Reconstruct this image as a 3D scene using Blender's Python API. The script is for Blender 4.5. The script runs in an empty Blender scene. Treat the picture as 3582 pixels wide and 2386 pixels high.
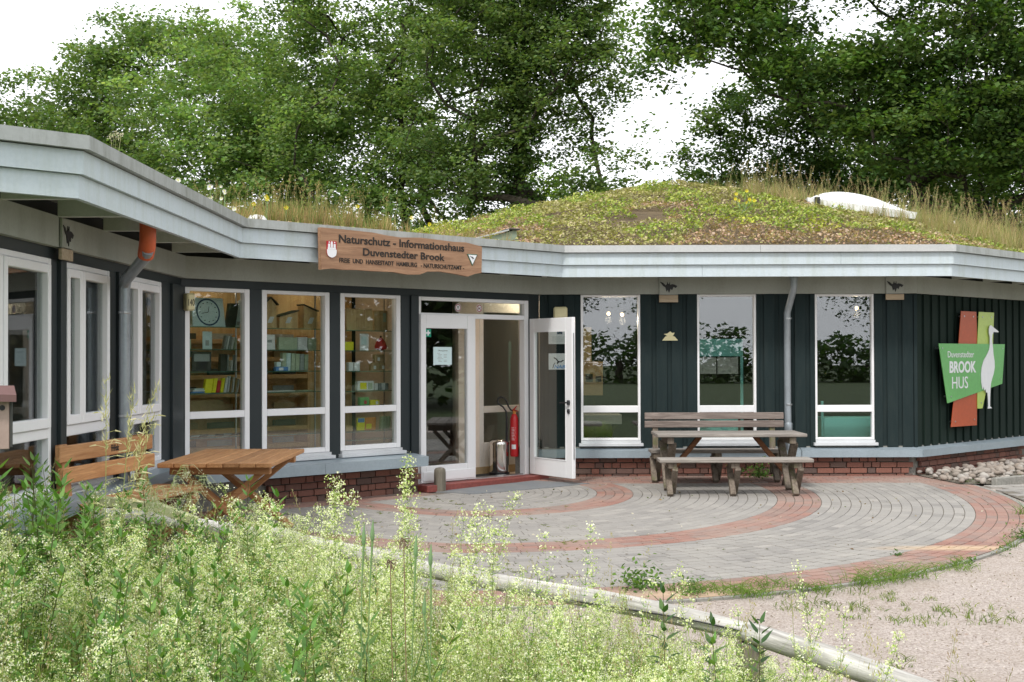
import bpy, bmesh, math, random
import numpy as np
from mathutils import Vector, Matrix
R = math.radians
random.seed(7)
rng = np.random.default_rng(11)

# ------------------------------------------------------------------ camera, sky, sun, exposure
scn = bpy.context.scene
COL = scn.collection
cam_d = bpy.data.cameras.new('camera')
cam = bpy.data.objects.new('camera', cam_d)
COL.objects.link(cam)
cam_d.sensor_width = 36
cam_d.lens = 36 * 4601.5 / 3582
cam_d.clip_start = 0.05
cam_d.clip_end = 900
CAM_H = 1.5913
_pi, _ro = .0126, -.003
fwd = Vector((0, math.cos(_pi), math.sin(_pi)))
up0 = Vector((0, -math.sin(_pi), math.cos(_pi)))
rt0 = Vector((1, 0, 0))
c_, s_ = math.cos(_ro), math.sin(_ro)
rt = rt0 * c_ + up0 * s_
up = rt0 * (-s_) + up0 * c_
M = Matrix.Identity(4)
for i in range(3):
    M[i][0] = rt[i]; M[i][1] = up[i]; M[i][2] = -fwd[i]
M[2][3] = CAM_H
cam.matrix_world = M
scn.camera = cam

world = bpy.data.worlds.new('World')
scn.world = world
world.use_nodes = True
nt = world.node_tree
nt.nodes.clear()
sky = nt.nodes.new('ShaderNodeTexSky')
sky.sky_type = 'NISHITA'
sky.sun_disc = False
SUN_EL, SUN_AZ = R(52), R(205)
sky.sun_elevation = SUN_EL
sky.sun_rotation = SUN_AZ
sky.air_density = 1.5
sky.dust_density = 4.0
mixw = nt.nodes.new('ShaderNodeMixRGB')
mixw.inputs[0].default_value = .88            # an even overcast cloud sheet over the clear sky
mixw.inputs[2].default_value = (12.8, 13.0, 13.4, 1)
bg = nt.nodes.new('ShaderNodeBackground')
bg.inputs['Strength'].default_value = .124
wo = nt.nodes.new('ShaderNodeOutputWorld')
nt.links.new(sky.outputs[0], mixw.inputs[1])
nt.links.new(mixw.outputs[0], bg.inputs[0])
nt.links.new(bg.outputs[0], wo.inputs[0])

sun_d = bpy.data.lights.new('sun', 'SUN')
sun_d.energy = 2.3
sun_d.angle = R(9)
sun_d.color = (1, .97, .92)
sun = bpy.data.objects.new('sun', sun_d)
COL.objects.link(sun)
sd = Vector((math.sin(SUN_AZ) * math.cos(SUN_EL), math.cos(SUN_AZ) * math.cos(SUN_EL), math.sin(SUN_EL)))
sun.rotation_euler = sd.to_track_quat('Z', 'Y').to_euler()
sun.location = (0, 0, 30)

scn.view_settings.view_transform = 'Standard'
scn.view_settings.look = 'None'
scn.view_settings.exposure = 0.16
scn.view_settings.gamma = 1
scn.view_settings.use_curve_mapping = False

# ------------------------------------------------------------------ materials
MATS = {}
def _new(name):
    m = bpy.data.materials.new(name); m.use_nodes = True
    n = m.node_tree; b = n.nodes['Principled BSDF']
    MATS[name] = m
    return m, n, b
def _n(n, t, **kw):
    x = n.nodes.new(t)
    for k, v in kw.items():
        if k.startswith('_'): setattr(x, k[1:], v)
        else: x.inputs[k].default_value = v
    return x
def ramp(n, fac, stops):
    r = n.nodes.new('ShaderNodeValToRGB'); e = r.color_ramp.elements
    while len(e) < len(stops): e.new(.5)
    for i, (p, c) in enumerate(stops):
        e[i].position = p; e[i].color = (*c, 1) if len(c) == 3 else c
    n.links.new(fac, r.inputs[0]); return r.outputs[0]
def coords(n, scale=(1, 1, 1), kind='Object', rot=(0, 0, 0)):
    t = n.nodes.new('ShaderNodeTexCoord'); mp = n.nodes.new('ShaderNodeMapping')
    mp.inputs['Scale'].default_value = scale; mp.inputs['Rotation'].default_value = rot
    n.links.new(t.outputs[kind], mp.inputs[0]); return mp.outputs[0]
def noise(n, vec, sc, det=4, rough=.55, dist=0):
    x = _n(n, 'ShaderNodeTexNoise', Scale=sc, Detail=det, Roughness=rough, Distortion=dist)
    n.links.new(vec, x.inputs['Vector']); return x.outputs['Fac']
def mix(n, fac, a, b, mode='MIX'):
    m = n.nodes.new('ShaderNodeMixRGB'); m.blend_type = mode
    for i, v in ((0, fac), (1, a), (2, b)):
        if isinstance(v, (int, float)): m.inputs[i].default_value = v
        elif isinstance(v, (tuple, list)): m.inputs[i].default_value = (*v[:3], 1)
        else: n.links.new(v, m.inputs[i])
    return m.outputs[0]
def bump(n, b, h, strength=.3, dist=.01):
    x = _n(n, 'ShaderNodeBump', Strength=strength, Distance=dist)
    n.links.new(h, x.inputs['Height']); n.links.new(x.outputs[0], b.inputs['Normal'])
def paint(name, c, dirt=(.3, .32, .24), amt=.25, rough=.5, sc=3, stretch=(1, 1, .25), b_=.08, metal=0):
    m, n, b = _new(name)
    v = coords(n, stretch); f = noise(n, v, sc, 6, .65)
    f2 = noise(n, coords(n), 40, 3)
    mask = ramp(n, f, [(.45, (0, 0, 0)), (.8, (amt,) * 3)])
    col = mix(n, mask, c, dirt)
    col = mix(n, .12, col, f2, 'OVERLAY')
    n.links.new(col, b.inputs['Base Color']); b.inputs['Roughness'].default_value = rough
    b.inputs['Metallic'].default_value = metal
    if rough >= .8: b.inputs['Specular IOR Level'].default_value = .2
    bump(n, b, f2, b_, .003)
    return m
def wood(name, c1, c2, grain='X', sc=2.2, rough=.7, b_=.5, knots=True, moss=None):
    m, n, b = _new(name)
    st = {'X': (1, 14, 14), 'Y': (14, 1, 14), 'Z': (14, 14, 1)}[grain]
    oi = n.nodes.new('ShaderNodeObjectInfo')
    v = coords(n, st)
    add = n.nodes.new('ShaderNodeVectorMath'); add.operation = 'ADD'
    comb = n.nodes.new('ShaderNodeCombineXYZ')
    mul = n.nodes.new('ShaderNodeMath'); mul.operation = 'MULTIPLY'; mul.inputs[1].default_value = 37
    n.links.new(oi.outputs['Random'], mul.inputs[0])
    for k in range(3): n.links.new(mul.outputs[0], comb.inputs[k])
    n.links.new(v, add.inputs[0]); n.links.new(comb.outputs[0], add.inputs[1])
    f = noise(n, add.outputs[0], sc, 6, .6, 1.2)
    f3 = noise(n, add.outputs[0], sc * 5, 4, .7)
    col = ramp(n, f, [(.3, c1), (.5, [(a + q) / 2 for a, q in zip(c1, c2)]), (.7, c2)])
    col = mix(n, .35, col, f3, 'OVERLAY')
    val = mix(n, oi.outputs['Random'], (.82,) * 3, (1.12,) * 3)
    col = mix(n, 1, col, val, 'MULTIPLY')
    if moss:
        f4 = noise(n, coords(n), 5, 5, .7)
        mk = ramp(n, f4, [(.52, (0, 0, 0)), (.72, (.8,) * 3)])
        col = mix(n, mk, col, moss)
    n.links.new(col, b.inputs['Base Color']); b.inputs['Roughness'].default_value = rough
    bump(n, b, f3, b_, .004)
    return m
def flat(name, c, rough=.6, metal=0, var=.06, emit=None):
    m, n, b = _new(name)
    f = noise(n, coords(n), 25, 3)
    col = mix(n, var * 3, c, f, 'OVERLAY')
    n.links.new(col, b.inputs['Base Color'])
    b.inputs['Roughness'].default_value = rough; b.inputs['Metallic'].default_value = metal
    if emit:
        b.inputs['Emission Color'].default_value = (*c, 1); b.inputs['Emission Strength'].default_value = emit
    return m
def foliage(name, transl=.35, rough=.55, sat=1.0):
    m, n, b = _new(name)
    a = n.nodes.new('ShaderNodeAttribute'); a.attribute_name = 'Col'
    n.links.new(a.outputs['Color'], b.inputs['Base Color']); b.inputs['Roughness'].default_value = rough
    b.inputs['Specular IOR Level'].default_value = .3
    t = n.nodes.new('ShaderNodeBsdfTranslucent'); n.links.new(mix(n, 1, a.outputs['Color'], (1.25, 1.35, .6), 'MULTIPLY'), t.inputs[0])
    ms = n.nodes.new('ShaderNodeMixShader'); ms.inputs[0].default_value = transl
    out = n.nodes['Material Output']
    n.links.new(b.outputs[0], ms.inputs[1]); n.links.new(t.outputs[0], ms.inputs[2]); n.links.new(ms.outputs[0], out.inputs[0])
    return m
def glass(name, tint=(.82, .86, .84), boost=1.7):
    m, n, b = _new(name)
    ge = n.nodes.new('ShaderNodeNewGeometry'); dt = n.nodes.new('ShaderNodeVectorMath'); dt.operation = 'DOT_PRODUCT'
    n.links.new(ge.outputs['Incoming'], dt.inputs[0]); n.links.new(ge.outputs['Normal'], dt.inputs[1])
    def mth(op, a_, b_=None):
        q = n.nodes.new('ShaderNodeMath'); q.operation = op
        for i_, v_ in ((0, a_), (1, b_)):
            if v_ is None: continue
            if isinstance(v_, (int, float)): q.inputs[i_].default_value = v_
            else: n.links.new(v_, q.inputs[i_])
        return q.outputs[0]
    sch = mth('POWER', mth('SUBTRACT', 1.0, mth('ABSOLUTE', dt.outputs['Value'])), 5.0)     # Schlick, both faces alike
    mu = n.nodes.new('ShaderNodeMath'); mu.operation = 'MULTIPLY_ADD'; mu.use_clamp = True
    mu.inputs[1].default_value = .7; mu.inputs[2].default_value = .04 * boost
    n.links.new(sch, mu.inputs[0])
    t = n.nodes.new('ShaderNodeBsdfTransparent'); t.inputs[0].default_value = (*tint, 1)
    g = n.nodes.new('ShaderNodeBsdfGlossy'); g.inputs['Roughness'].default_value = .0
    g.inputs[0].default_value = (.95, .97, 1, 1)
    ms = n.nodes.new('ShaderNodeMixShader'); n.links.new(mu.outputs[0], ms.inputs[0])
    n.links.new(t.outputs[0], ms.inputs[1]); n.links.new(g.outputs[0], ms.inputs[2])
    n.links.new(ms.outputs[0], n.nodes['Material Output'].inputs[0])
    return m

paint('fascia', (.52, .59, .625), (.33, .38, .29), .42, .55, 2.5, (4, 4, .5))
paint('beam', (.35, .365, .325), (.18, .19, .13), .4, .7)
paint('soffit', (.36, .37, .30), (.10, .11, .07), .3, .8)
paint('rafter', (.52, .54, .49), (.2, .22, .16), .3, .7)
paint('coping', (.36, .38, .37), (.15, .16, .12), .8, .55, 3, (3, 3, .6), .1)
paint('coping_new', (.48, .49, .485), (.28, .29, .28), .3, .5, 3)
paint('dark_cladding', (.0145, .0255, .0265), (.045, .055, .05), .3, .8, 5, (3, 3, .5), .15)
paint('dark_green', (.0075, .0175, .0135), (.018, .03, .02), .3, .8, 5, (3, 3, .5), .15)
paint('dark_post', (.011, .019, .022), (.025, .034, .035), .25, .5, 5)
paint('white_frame', (.80, .80, .81), (.55, .56, .5), .15, .4, 3)
paint('offwhite_frame', (.70, .66, .60), (.5, .45, .38), .2, .5)
paint('zinc_sill', (.30, .36, .40), (.20, .24, .26), .5, .38, 3, (1, 1, 1), .06, .15)
paint('alu_sill', (.66, .68, .70), (.4, .4, .4), .3, .35, 3, (1, 1, 1), .05, .2)
paint('zinc_pipe', (.33, .37, .40), (.18, .2, .21), .6, .38, 6, (1, 1, .6), .08, .45)
flat('orange_pipe', (.55, .10, .03), .45)
flat('black', (.012, .012, .014), .45)
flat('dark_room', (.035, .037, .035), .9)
flat('room_white', (.72, .68, .62), .9)
flat('beige', (.78, .66, .55), .7)
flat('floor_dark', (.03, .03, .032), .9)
flat('threshold_red', (.22, .055, .045), .6, var=.15)
paint('slab_grey', (.17, .18, .19), (.24, .23, .21), .6, .8, 3, (1, 1, 1), .4)
flat('cream_lamp', (.68, .62, .36), .45)
flat('lamp_glow', (1, .72, .4), .5, emit=3.5)
flat('chrome', (.65, .63, .60), .12, 1)
flat('steel', (.5, .52, .54), .3, 1)
flat('red_gloss', (.52, .018, .022), .28)
flat('white_paper', (.78, .80, .80), .8)
flat('pale_blue_paper', (.60, .75, .76), .8)
flat('yellow', (.78, .74, .02), .6); flat('red', (.5, .03, .03), .6); flat('blue', (.09, .25, .55), .6)
flat('white_item', (.72, .75, .75), .6); flat('grey_item', (.33, .37, .36), .6); flat('dark_item', (.05, .05, .045), .6)
flat('kraft', (.42, .30, .16), .8); flat('sage', (.42, .50, .36), .8); flat('orange_item', (.70, .28, .06), .7)
flat('sea_green', (.12, .42, .37), .7); flat('teal_board', (.22, .60, .55), .6); flat('panel_grey', (.45, .47, .42), .6)
flat('navy', (.02, .06, .14), .5); flat('glass_edge', (.10, .22, .17), .2)
wood('plywood', (.52, .34, .16), (.74, .54, .28), 'Z', 1.0, .75, .1)
wood('shelf_wood', (.55, .31, .13), (.72, .45, .22), 'X', 1.2, .7, .1)
wood('brown_wood_y', (.36, .16, .055), (.56, .30, .13), 'Y', 1.7, .6, .35)
wood('brown_wood_x', (.32, .14, .05), (.50, .26, .11), 'X', 1.7, .6, .35)
wood('brown_wood_z', (.32, .14, .05), (.50, .26, .11), 'Z', 1.7, .6, .35)
wood('grey_wood_x', (.12, .092, .078), (.29, .24, .21), 'X', 2.0, .85, .9)
wood('grey_wood_top', (.15, .13, .115), (.34, .31, .275), 'X', 2.0, .85, .9)
wood('grey_wood_z', (.09, .068, .05), (.23, .19, .15), 'Z', 2.0, .85, .8, moss=(.10, .12, .03))
wood('rust_wood', (.10, .04, .018), (.22, .09, .035), 'X', 2, .8, .5)
wood('log_wood', (.24, .225, .20), (.66, .64, .60), 'X', 1.3, .85, 1.0)
wood('post_wood', (.13, .115, .085), (.27, .24, .19), 'Z', 2, .9, .9)
wood('treated_wood', (.30, .32, .15), (.46, .47, .27), 'X', 2, .8, .5)
wood('sign_wood', (.21, .11, .06), (.36, .21, .12), 'X', 1.6, .65, .35)
wood('plaque_wood', (.36, .27, .17), (.52, .42, .30), 'X', 1.6, .7, .2)
flat('sign_black', (.016, .012, .010), .7); flat('coat_red', (.42, .01, .02), .5); flat('sign_white', (.75, .76, .78), .5)
flat('sign_green', (.13, .40, .115), .4); flat('sign_lime', (.42, .55, .12), .4); flat('sign_rust', (.42, .075, .022), .45)
flat('tri_green', (.02, .10, .05), .5); flat('aid_green', (.0, .28, .17), .5); flat('ban_red', (.30, .02, .03), .5); flat('text_blue', (.05, .25, .6), .5)
paint('birdbox_wood', (.40, .30, .26), (.2, .14, .12), .5, .85, 5); paint('birdbox_roof', (.17, .10, .095), (.09, .06, .05), .6, .9, 5, (1, 1, 1), .4)
paint('white_dome', (.86, .87, .88), (.6, .6, .52), .2, .35); paint('vent_green', (.24, .30, .22), (.12, .14, .09), .6, .7)
glass('pane_glass', (.86, .89, .87), 2.0); glass('mirror_pane', (.88, .90, .89), 3.2); glass('shelf_glass', (.80, .92, .86), .8)
foliage('leaf_oak', .45, .7); foliage('leaf_soft', .50, .7); foliage('leaf_meadow', .35); foliage('leaf_roof', .30, .8); foliage('leaf_blossom', .30, .7)
flat('stem_green', (.16, .26, .09), .6); flat('bud_green', (.17, .28, .12), .5); flat('stem_red', (.24, .16, .09), .7); flat('stem_brown', (.16, .11, .07), .8); flat('petal_white', (.85, .85, .82), .6)
m, n, b = _new('bark')
f = noise(n, coords(n, (3, 3, .6)), 3, 7, .7); n.links.new(ramp(n, f, [(.3, (.022, .018, .012)), (.7, (.085, .07, .05))]), b.inputs['Base Color']); b.inputs['Roughness'].default_value = .95; bump(n, b, f, .8, .05)
m, n, b = _new('stone')
oi = n.nodes.new('ShaderNodeObjectInfo'); f = noise(n, coords(n), 18, 4)
c = ramp(n, oi.outputs['Random'], [(0, (.22, .18, .15)), (.3, (.36, .32, .28)), (.6, (.27, .22, .18)), (.8, (.40, .37, .33)), (1, (.19, .16, .145))])
n.links.new(mix(n, .35, c, f, 'OVERLAY'), b.inputs['Base Color']); b.inputs['Roughness'].default_value = .85; bump(n, b, f, .3, .01)
m, n, b = _new('brick_face')
oi = n.nodes.new('ShaderNodeObjectInfo'); f = noise(n, coords(n, kind='Object'), 30, 5, .7)
c = ramp(n, oi.outputs['Random'], [(0, (.10, .07, .06)), (.15, (.17, .08, .06)), (.5, (.22, .095, .068)), (.8, (.155, .07, .054)), (1, (.12, .085, .07))])
n.links.new(mix(n, .45, c, f, 'OVERLAY'), b.inputs['Base Color']); b.inputs['Roughness'].default_value = .9; bump(n, b, f, .5, .004)
m, n, b = _new('mortar')
f = noise(n, coords(n), 30, 5); n.links.new(ramp(n, f, [(.3, (.19, .185, .165)), (.7, (.30, .29, .26))]), b.inputs['Base Color']); b.inputs['Roughness'].default_value = .95; bump(n, b, f, .4, .004)
def paver_mat(name, stops, dust):
    m, n, b = _new(name)
    oi = n.nodes.new('ShaderNodeObjectInfo'); at = n.nodes.new('ShaderNodeAttribute'); at.attribute_name = 'rnd'
    ad = n.nodes.new('ShaderNodeMath'); ad.operation = 'ADD'; n.links.new(oi.outputs['Random'], ad.inputs[0]); n.links.new(at.outputs['Fac'], ad.inputs[1])
    fr = n.nodes.new('ShaderNodeMath'); fr.operation = 'FRACT'; n.links.new(ad.outputs[0], fr.inputs[0])
    c = ramp(n, fr.outputs[0], stops)
    g = n.nodes.new('ShaderNodeNewGeometry')
    f = _n(n, 'ShaderNodeTexNoise', Scale=90, Detail=4, Roughness=.7); n.links.new(g.outputs['Position'], f.inputs['Vector'])
    f2 = _n(n, 'ShaderNodeTexNoise', Scale=1.1, Detail=5, Roughness=.65); n.links.new(g.outputs['Position'], f2.inputs['Vector'])
    c = mix(n, .4, c, f.outputs[0], 'OVERLAY')
    c = mix(n, ramp(n, f2.outputs[0], [(.36, (0, 0, 0)), (.72, (.7,) * 3)]), c, dust)
    # blown sand lying in two drifts
    for (sx, sy, rx, ry) in ((1.35, 10.05, .75, .22), (4.05, 12.0, .9, .13), (5.0, 11.6, .7, .12)):
        sp = n.nodes.new('ShaderNodeVectorMath'); sp.operation = 'SUBTRACT'; sp.inputs[1].default_value = (sx, sy, 0); n.links.new(g.outputs['Position'], sp.inputs[0])
        mp = n.nodes.new('ShaderNodeVectorMath'); mp.operation = 'MULTIPLY'; mp.inputs[1].default_value = (1 / rx, 1 / ry, 0); n.links.new(sp.outputs[0], mp.inputs[0])
        ln = n.nodes.new('ShaderNodeVectorMath'); ln.operation = 'LENGTH'; n.links.new(mp.outputs[0], ln.inputs[0])
        a2 = n.nodes.new('ShaderNodeMath'); a2.operation = 'MULTIPLY_ADD'; a2.inputs[1].default_value = 1.6; n.links.new(f2.outputs[0], a2.inputs[0]); n.links.new(ln.outputs['Value'], a2.inputs[2])
        c = mix(n, ramp(n, scale01(n, a2.outputs[0], 1.0, 2.0), [(0, (.8,) * 3), (1, (0, 0, 0))]), c, (.50, .37, .24))
    n.links.new(c, b.inputs['Base Color']); b.inputs['Roughness'].default_value = .9; bump(n, b, f.outputs[0], .35, .003)
    return m
def scale01(n, v, lo, hi):
    mr = n.nodes.new('ShaderNodeMapRange'); mr.inputs['From Min'].default_value = lo; mr.inputs['From Max'].default_value = hi
    n.links.new(v, mr.inputs['Value']); return mr.outputs[0]
paver_mat('paver_grey', [(0, (.20, .188, .175)), (.4, (.27, .255, .235)), (.8, (.235, .222, .207)), (1, (.31, .29, .265))], (.32, .30, .27))
paver_mat('paver_red', [(0, (.25, .12, .092)), (.35, (.29, .16, .125)), (.6, (.20, .14, .12)), (.8, (.26, .125, .095)), (1, (.22, .16, .14))], (.31, .25, .21))
m, n, b = _new('joint_sand')
g = n.nodes.new('ShaderNodeNewGeometry'); f = _n(n, 'ShaderNodeTexNoise', Scale=60, Detail=4); n.links.new(g.outputs['Position'], f.inputs['Vector'])
n.links.new(ramp(n, f.outputs[0], [(.3, (.10, .09, .07)), (.7, (.19, .165, .13))]), b.inputs['Base Color']); b.inputs['Roughness'].default_value = 1
# ground: pinkish grit in the yard, dark soil under the meadow plants, mown green farther off
m, n, b = _new('yard_ground')
a = n.nodes.new('ShaderNodeAttribute'); a.attribute_name = 'Col'
g = n.nodes.new('ShaderNodeNewGeometry')
f = _n(n, 'ShaderNodeTexNoise', Scale=55, Detail=6, Roughness=.8); n.links.new(g.outputs['Position'], f.inputs['Vector'])
f2 = _n(n, 'ShaderNodeTexNoise', Scale=2.2, Detail=6, Roughness=.7); n.links.new(g.outputs['Position'], f2.inputs['Vector'])
vo = _n(n, 'ShaderNodeTexVoronoi', Scale=75); n.links.new(g.outputs['Position'], vo.inputs['Vector'])
gr = ramp(n, f.outputs[0], [(.30, (.19, .155, .13)), (.5, (.38, .325, .29)), (.72, (.56, .50, .455))])
bwn = n.nodes.new('ShaderNodeRGBToBW'); n.links.new(vo.outputs['Color'], bwn.inputs[0]); gr = mix(n, .5, gr, bwn.outputs[0], 'SOFT_LIGHT')
gr = mix(n, ramp(n, f2.outputs[0], [(.40, (0, 0, 0)), (.72, (.65,) * 3)]), gr, (.30, .245, .20))
gs = ramp(n, f.outputs[0], [(.3, (.02, .035, .010)), (.6, (.055, .085, .022)), (.8, (.11, .13, .045))])
n.links.new(mix(n, a.outputs['Fac'], gs, gr), b.inputs['Base Color']); b.inputs['Roughness'].default_value = 1
bump(n, b, f.outputs[0], .7, .012)
m, n, b = _new('roof_soil')
f = noise(n, coords(n), 6, 8, .8); n.links.new(ramp(n, f, [(.3, (.05, .035, .02)), (.7, (.17, .12, .06))]), b.inputs['Base Color']); b.inputs['Roughness'].default_value = 1
bump(n, b, f, .8, .05)

# ------------------------------------------------------------------ mesh helpers
class MB:
    def __init__(s): s.v = []; s.f = []
    def add(s, vs, fs):
        k = len(s.v); s.v += [tuple(map(float, q)) for q in vs]; s.f += [tuple(i + k for i in q) for q in fs]; return s
    def hexa(s, p):            # p: 8 corners, bottom 0-3 ccw, top 4-7
        return s.add(p, [(3, 2, 1, 0), (4, 5, 6, 7), (0, 1, 5, 4), (1, 2, 6, 5), (2, 3, 7, 6), (3, 0, 4, 7)])
    def box(s, x0, x1, y0, y1, z0, z1, T=None):
        x0, x1 = sorted((x0, x1)); y0, y1 = sorted((y0, y1)); z0, z1 = sorted((z0, z1))
        p = [(x0, y0, z0), (x1, y0, z0), (x1, y1, z0), (x0, y1, z0), (x0, y0, z1), (x1, y0, z1), (x1, y1, z1), (x0, y1, z1)]
        if T: p = [T(*q) for q in p]
        return s.hexa(p)
    def cbox(s, x0, x1, y0, y1, z0, z1, c=.006, T=None):
        x0, x1 = sorted((x0, x1)); y0, y1 = sorted((y0, y1)); z0, z1 = sorted((z0, z1))
        lo = (x0, y0, z0); hi = (x1, y1, z1); vs = []; idx = {}
        for sx in (0, 1):
            for sy in (0, 1):
                for sz in (0, 1):
                    for ax in range(3):   # vertex lying on face 'ax'
                        sg = (sx, sy, sz); q = []
                        for k in range(3):
                            base = hi[k] if sg[k] else lo[k]
                            q.append(base if k == ax else base + (-c if sg[k] else c))
                        idx[(sx, sy, sz, ax)] = len(vs); vs.append(tuple(q))
        if T: vs = [T(*q) for q in vs]
        fs = []
        for ax in range(3):
            o = [k for k in range(3) if k != ax]
            for sd in (0, 1):
                loop = []
                for (a, b) in ((0, 0), (1, 0), (1, 1), (0, 1)):
                    sg = [0, 0, 0]; sg[ax] = sd; sg[o[0]] = a; sg[o[1]] = b; loop.append(idx[(*sg, ax)])
                fs.append(tuple(loop))
        for k in range(3):
            o = [q for q in range(3) if q != k]
            for a in (0, 1):
                for b in (0, 1):
                    s0 = [0, 0, 0]; s0[o[0]] = a; s0[o[1]] = b; s1 = list(s0); s1[k] = 1
                    fs.append((idx[(*s0, o[0])], idx[(*s1, o[0])], idx[(*s1, o[1])], idx[(*s0, o[1])]))
        for sx in (0, 1):
            for sy in (0, 1):
                for sz in (0, 1): fs.append(tuple(idx[(sx, sy, sz, k)] for k in range(3)))
        return s.add(vs, fs)
    def tube(s, path, r, n=10, caps=True):
        path = [Vector(p) for p in path]; rr = r if isinstance(r, (list, tuple)) else [r] * len(path)
        rings = []; prev = None
        for i, p in enumerate(path):
            d = (path[min(i + 1, len(path) - 1)] - path[max(i - 1, 0)]).normalized()
            a = (prev - d * prev.dot(d)) if prev else d.orthogonal()
            if a.length < 1e-6: a = d.orthogonal()
            a.normalize(); prev = a; b = d.cross(a)
            rings.append([p + (a * math.cos(t) + b * math.sin(t)) * rr[i] for t in [2 * math.pi * k / n for k in range(n)]])
        vs = [q for g in rings for q in g]; fs = []
        for i in range(len(rings) - 1):
            for k in range(n):
                a0 = i * n + k; a1 = i * n + (k + 1) % n; fs.append((a0, a1, a1 + n, a0 + n))
        if caps: fs.append(tuple(reversed(range(n)))); fs.append(tuple(range((len(rings) - 1) * n, len(rings) * n)))
        return s.add(vs, fs)
    def prism(s, poly, d0, d1, T):   # poly of (a,b); T(a, d, b) -> world
        n = len(poly); vs = [T(a, d0, b) for a, b in poly] + [T(a, d1, b) for a, b in poly]
        fs = [tuple(range(n)), tuple(reversed(range(n, 2 * n)))] + [(i, i + n, (i + 1) % n + n, (i + 1) % n) for i in range(n)]
        return s.add(vs, fs)
    def lathe(s, prof, n=20, c=(0, 0, 0)):
        vs = []; fs = []
        for r, z in prof:
            for k in range(n): t = 2 * math.pi * k / n; vs.append((c[0] + r * math.cos(t), c[1] + r * math.sin(t), c[2] + z))
        for i in range(len(prof) - 1):
            for k in range(n): a0 = i * n + k; a1 = i * n + (k + 1) % n; fs.append((a0, a1, a1 + n, a0 + n))
        fs.append(tuple(reversed(range(n)))); fs.append(tuple(range((len(prof) - 1) * n, len(prof) * n)))
        return s.add(vs, fs)
def mesh_of(name, mb, mat, smooth=False):
    me = bpy.data.meshes.new(name); me.from_pydata(mb.v, [], mb.f)
    bm = bmesh.new(); bm.from_mesh(me); bmesh.ops.recalc_face_normals(bm, faces=bm.faces); bm.to_mesh(me); bm.free()
    if mat: me.materials.append(MATS[mat] if isinstance(mat, str) else mat)
    if smooth:
        me.polygons.foreach_set('use_smooth', [True] * len(me.polygons))
    return me
def link(name, me, parent=None, loc=(0, 0, 0), rz=0):
    o = bpy.data.objects.new(name, me); COL.objects.link(o); o.parent = parent
    o.location = loc; o.rotation_euler = (0, 0, rz); return o
def _auto(o):
    me = o.data
    me.polygons.foreach_set('use_smooth', [True] * len(me.polygons))
    try: me.set_sharp_from_angle(angle=R(40))
    except Exception: pass
def rootmat(p):
    m = Matrix.Identity(4)
    while p: m = (Matrix.Translation(p.location) @ p.rotation_euler.to_matrix().to_4x4() @ Matrix.Diagonal((*p.scale, 1))) @ m; p = p.parent
    return m
def part(name, mb, mat, parent=None, world=False, smooth=False):
    if world and parent:
        inv = rootmat(parent).inverted(); mb.v = [tuple(inv @ Vector(q)) for q in mb.v]
    o = link(name, mesh_of(name, mb, mat), parent)
    if smooth: _auto(o)
    return o
def tag(o, label=None, cat=None, group=None, kind=None):
    for k, v in (('label', label), ('category', cat), ('group', group), ('kind', kind)):
        if v: o[k] = v
    return o
def thing(name, label, cat, loc=(0, 0, 0), rz=0, group=None, parent=None):
    o = bpy.data.objects.new(name, None); COL.objects.link(o); o.location = loc; o.rotation_euler = (0, 0, rz); o.empty_display_size = .2
    return tag(o, label, cat, group)
def fast_mesh(name, V, F, mat, col=None, rnd=None):   # numpy arrays; F (n,3) or (n,4)
    me = bpy.data.meshes.new(name); k = F.shape[1]
    me.vertices.add(len(V)); me.vertices.foreach_set('co', np.ascontiguousarray(V, dtype=np.float32).ravel())
    me.loops.add(F.size); me.loops.foreach_set('vertex_index', np.ascontiguousarray(F, dtype=np.int32).ravel())
    me.polygons.add(len(F)); me.polygons.foreach_set('loop_start', np.arange(0, F.size, k, dtype=np.int32))
    try: me.polygons.foreach_set('loop_total', np.full(len(F), k, dtype=np.int32))
    except Exception: pass
    me.update(calc_edges=True)
    if col is not None:
        at = me.color_attributes.new('Col', 'FLOAT_COLOR', 'POINT')
        c4 = np.ones((len(V), 4), np.float32); c4[:, :3] = col; at.data.foreach_set('color', c4.ravel())
    me.materials.append(MATS[mat]); return me
def copy_tree(o, parent=None):
    c = o.copy(); COL.objects.link(c); c.parent = parent
    for ch in [q for q in COL.objects if q.parent == o]: copy_tree(ch, c)
    return c
def text_part(name, body, mat, parent, T, s0, s1, z0, z1, o0, depth=.004, bold=0.0, spacing=1.0, world=True, shear=0):
    cu = bpy.data.curves.new('lettering', 'FONT'); cu.body = body; cu.size = 1; cu.offset = bold; cu.space_character = spacing; cu.shear = shear
    cu.resolution_u = 3; cu.extrude = .5
    to = bpy.data.objects.new('lettering', cu); COL.objects.link(to)
    dg = bpy.context.evaluated_depsgraph_get(); me = bpy.data.meshes.new_from_object(to.evaluated_get(dg))
    bpy.data.objects.remove(to); n = len(me.vertices); co = np.zeros(n * 3, np.float32); me.vertices.foreach_get('co', co); co = co.reshape(-1, 3)
    a, b = co.min(0), co.max(0); t = (co - a) / np.maximum(b - a, 1e-6)
    inv = rootmat(parent).inverted() if parent else Matrix.Identity(4)
    out = [tuple(inv @ Vector(T(s0 + (s1 - s0) * q[0], o0 + depth * q[2], z0 + (z1 - z0) * q[1]))) for q in t]
    me.vertices.foreach_set('co', np.array(out, np.float32).ravel()); me.materials.clear(); me.materials.append(MATS[mat]); me.update()
    me.name = name
    return tag(link(name, me, parent), kind='stuff')

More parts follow.
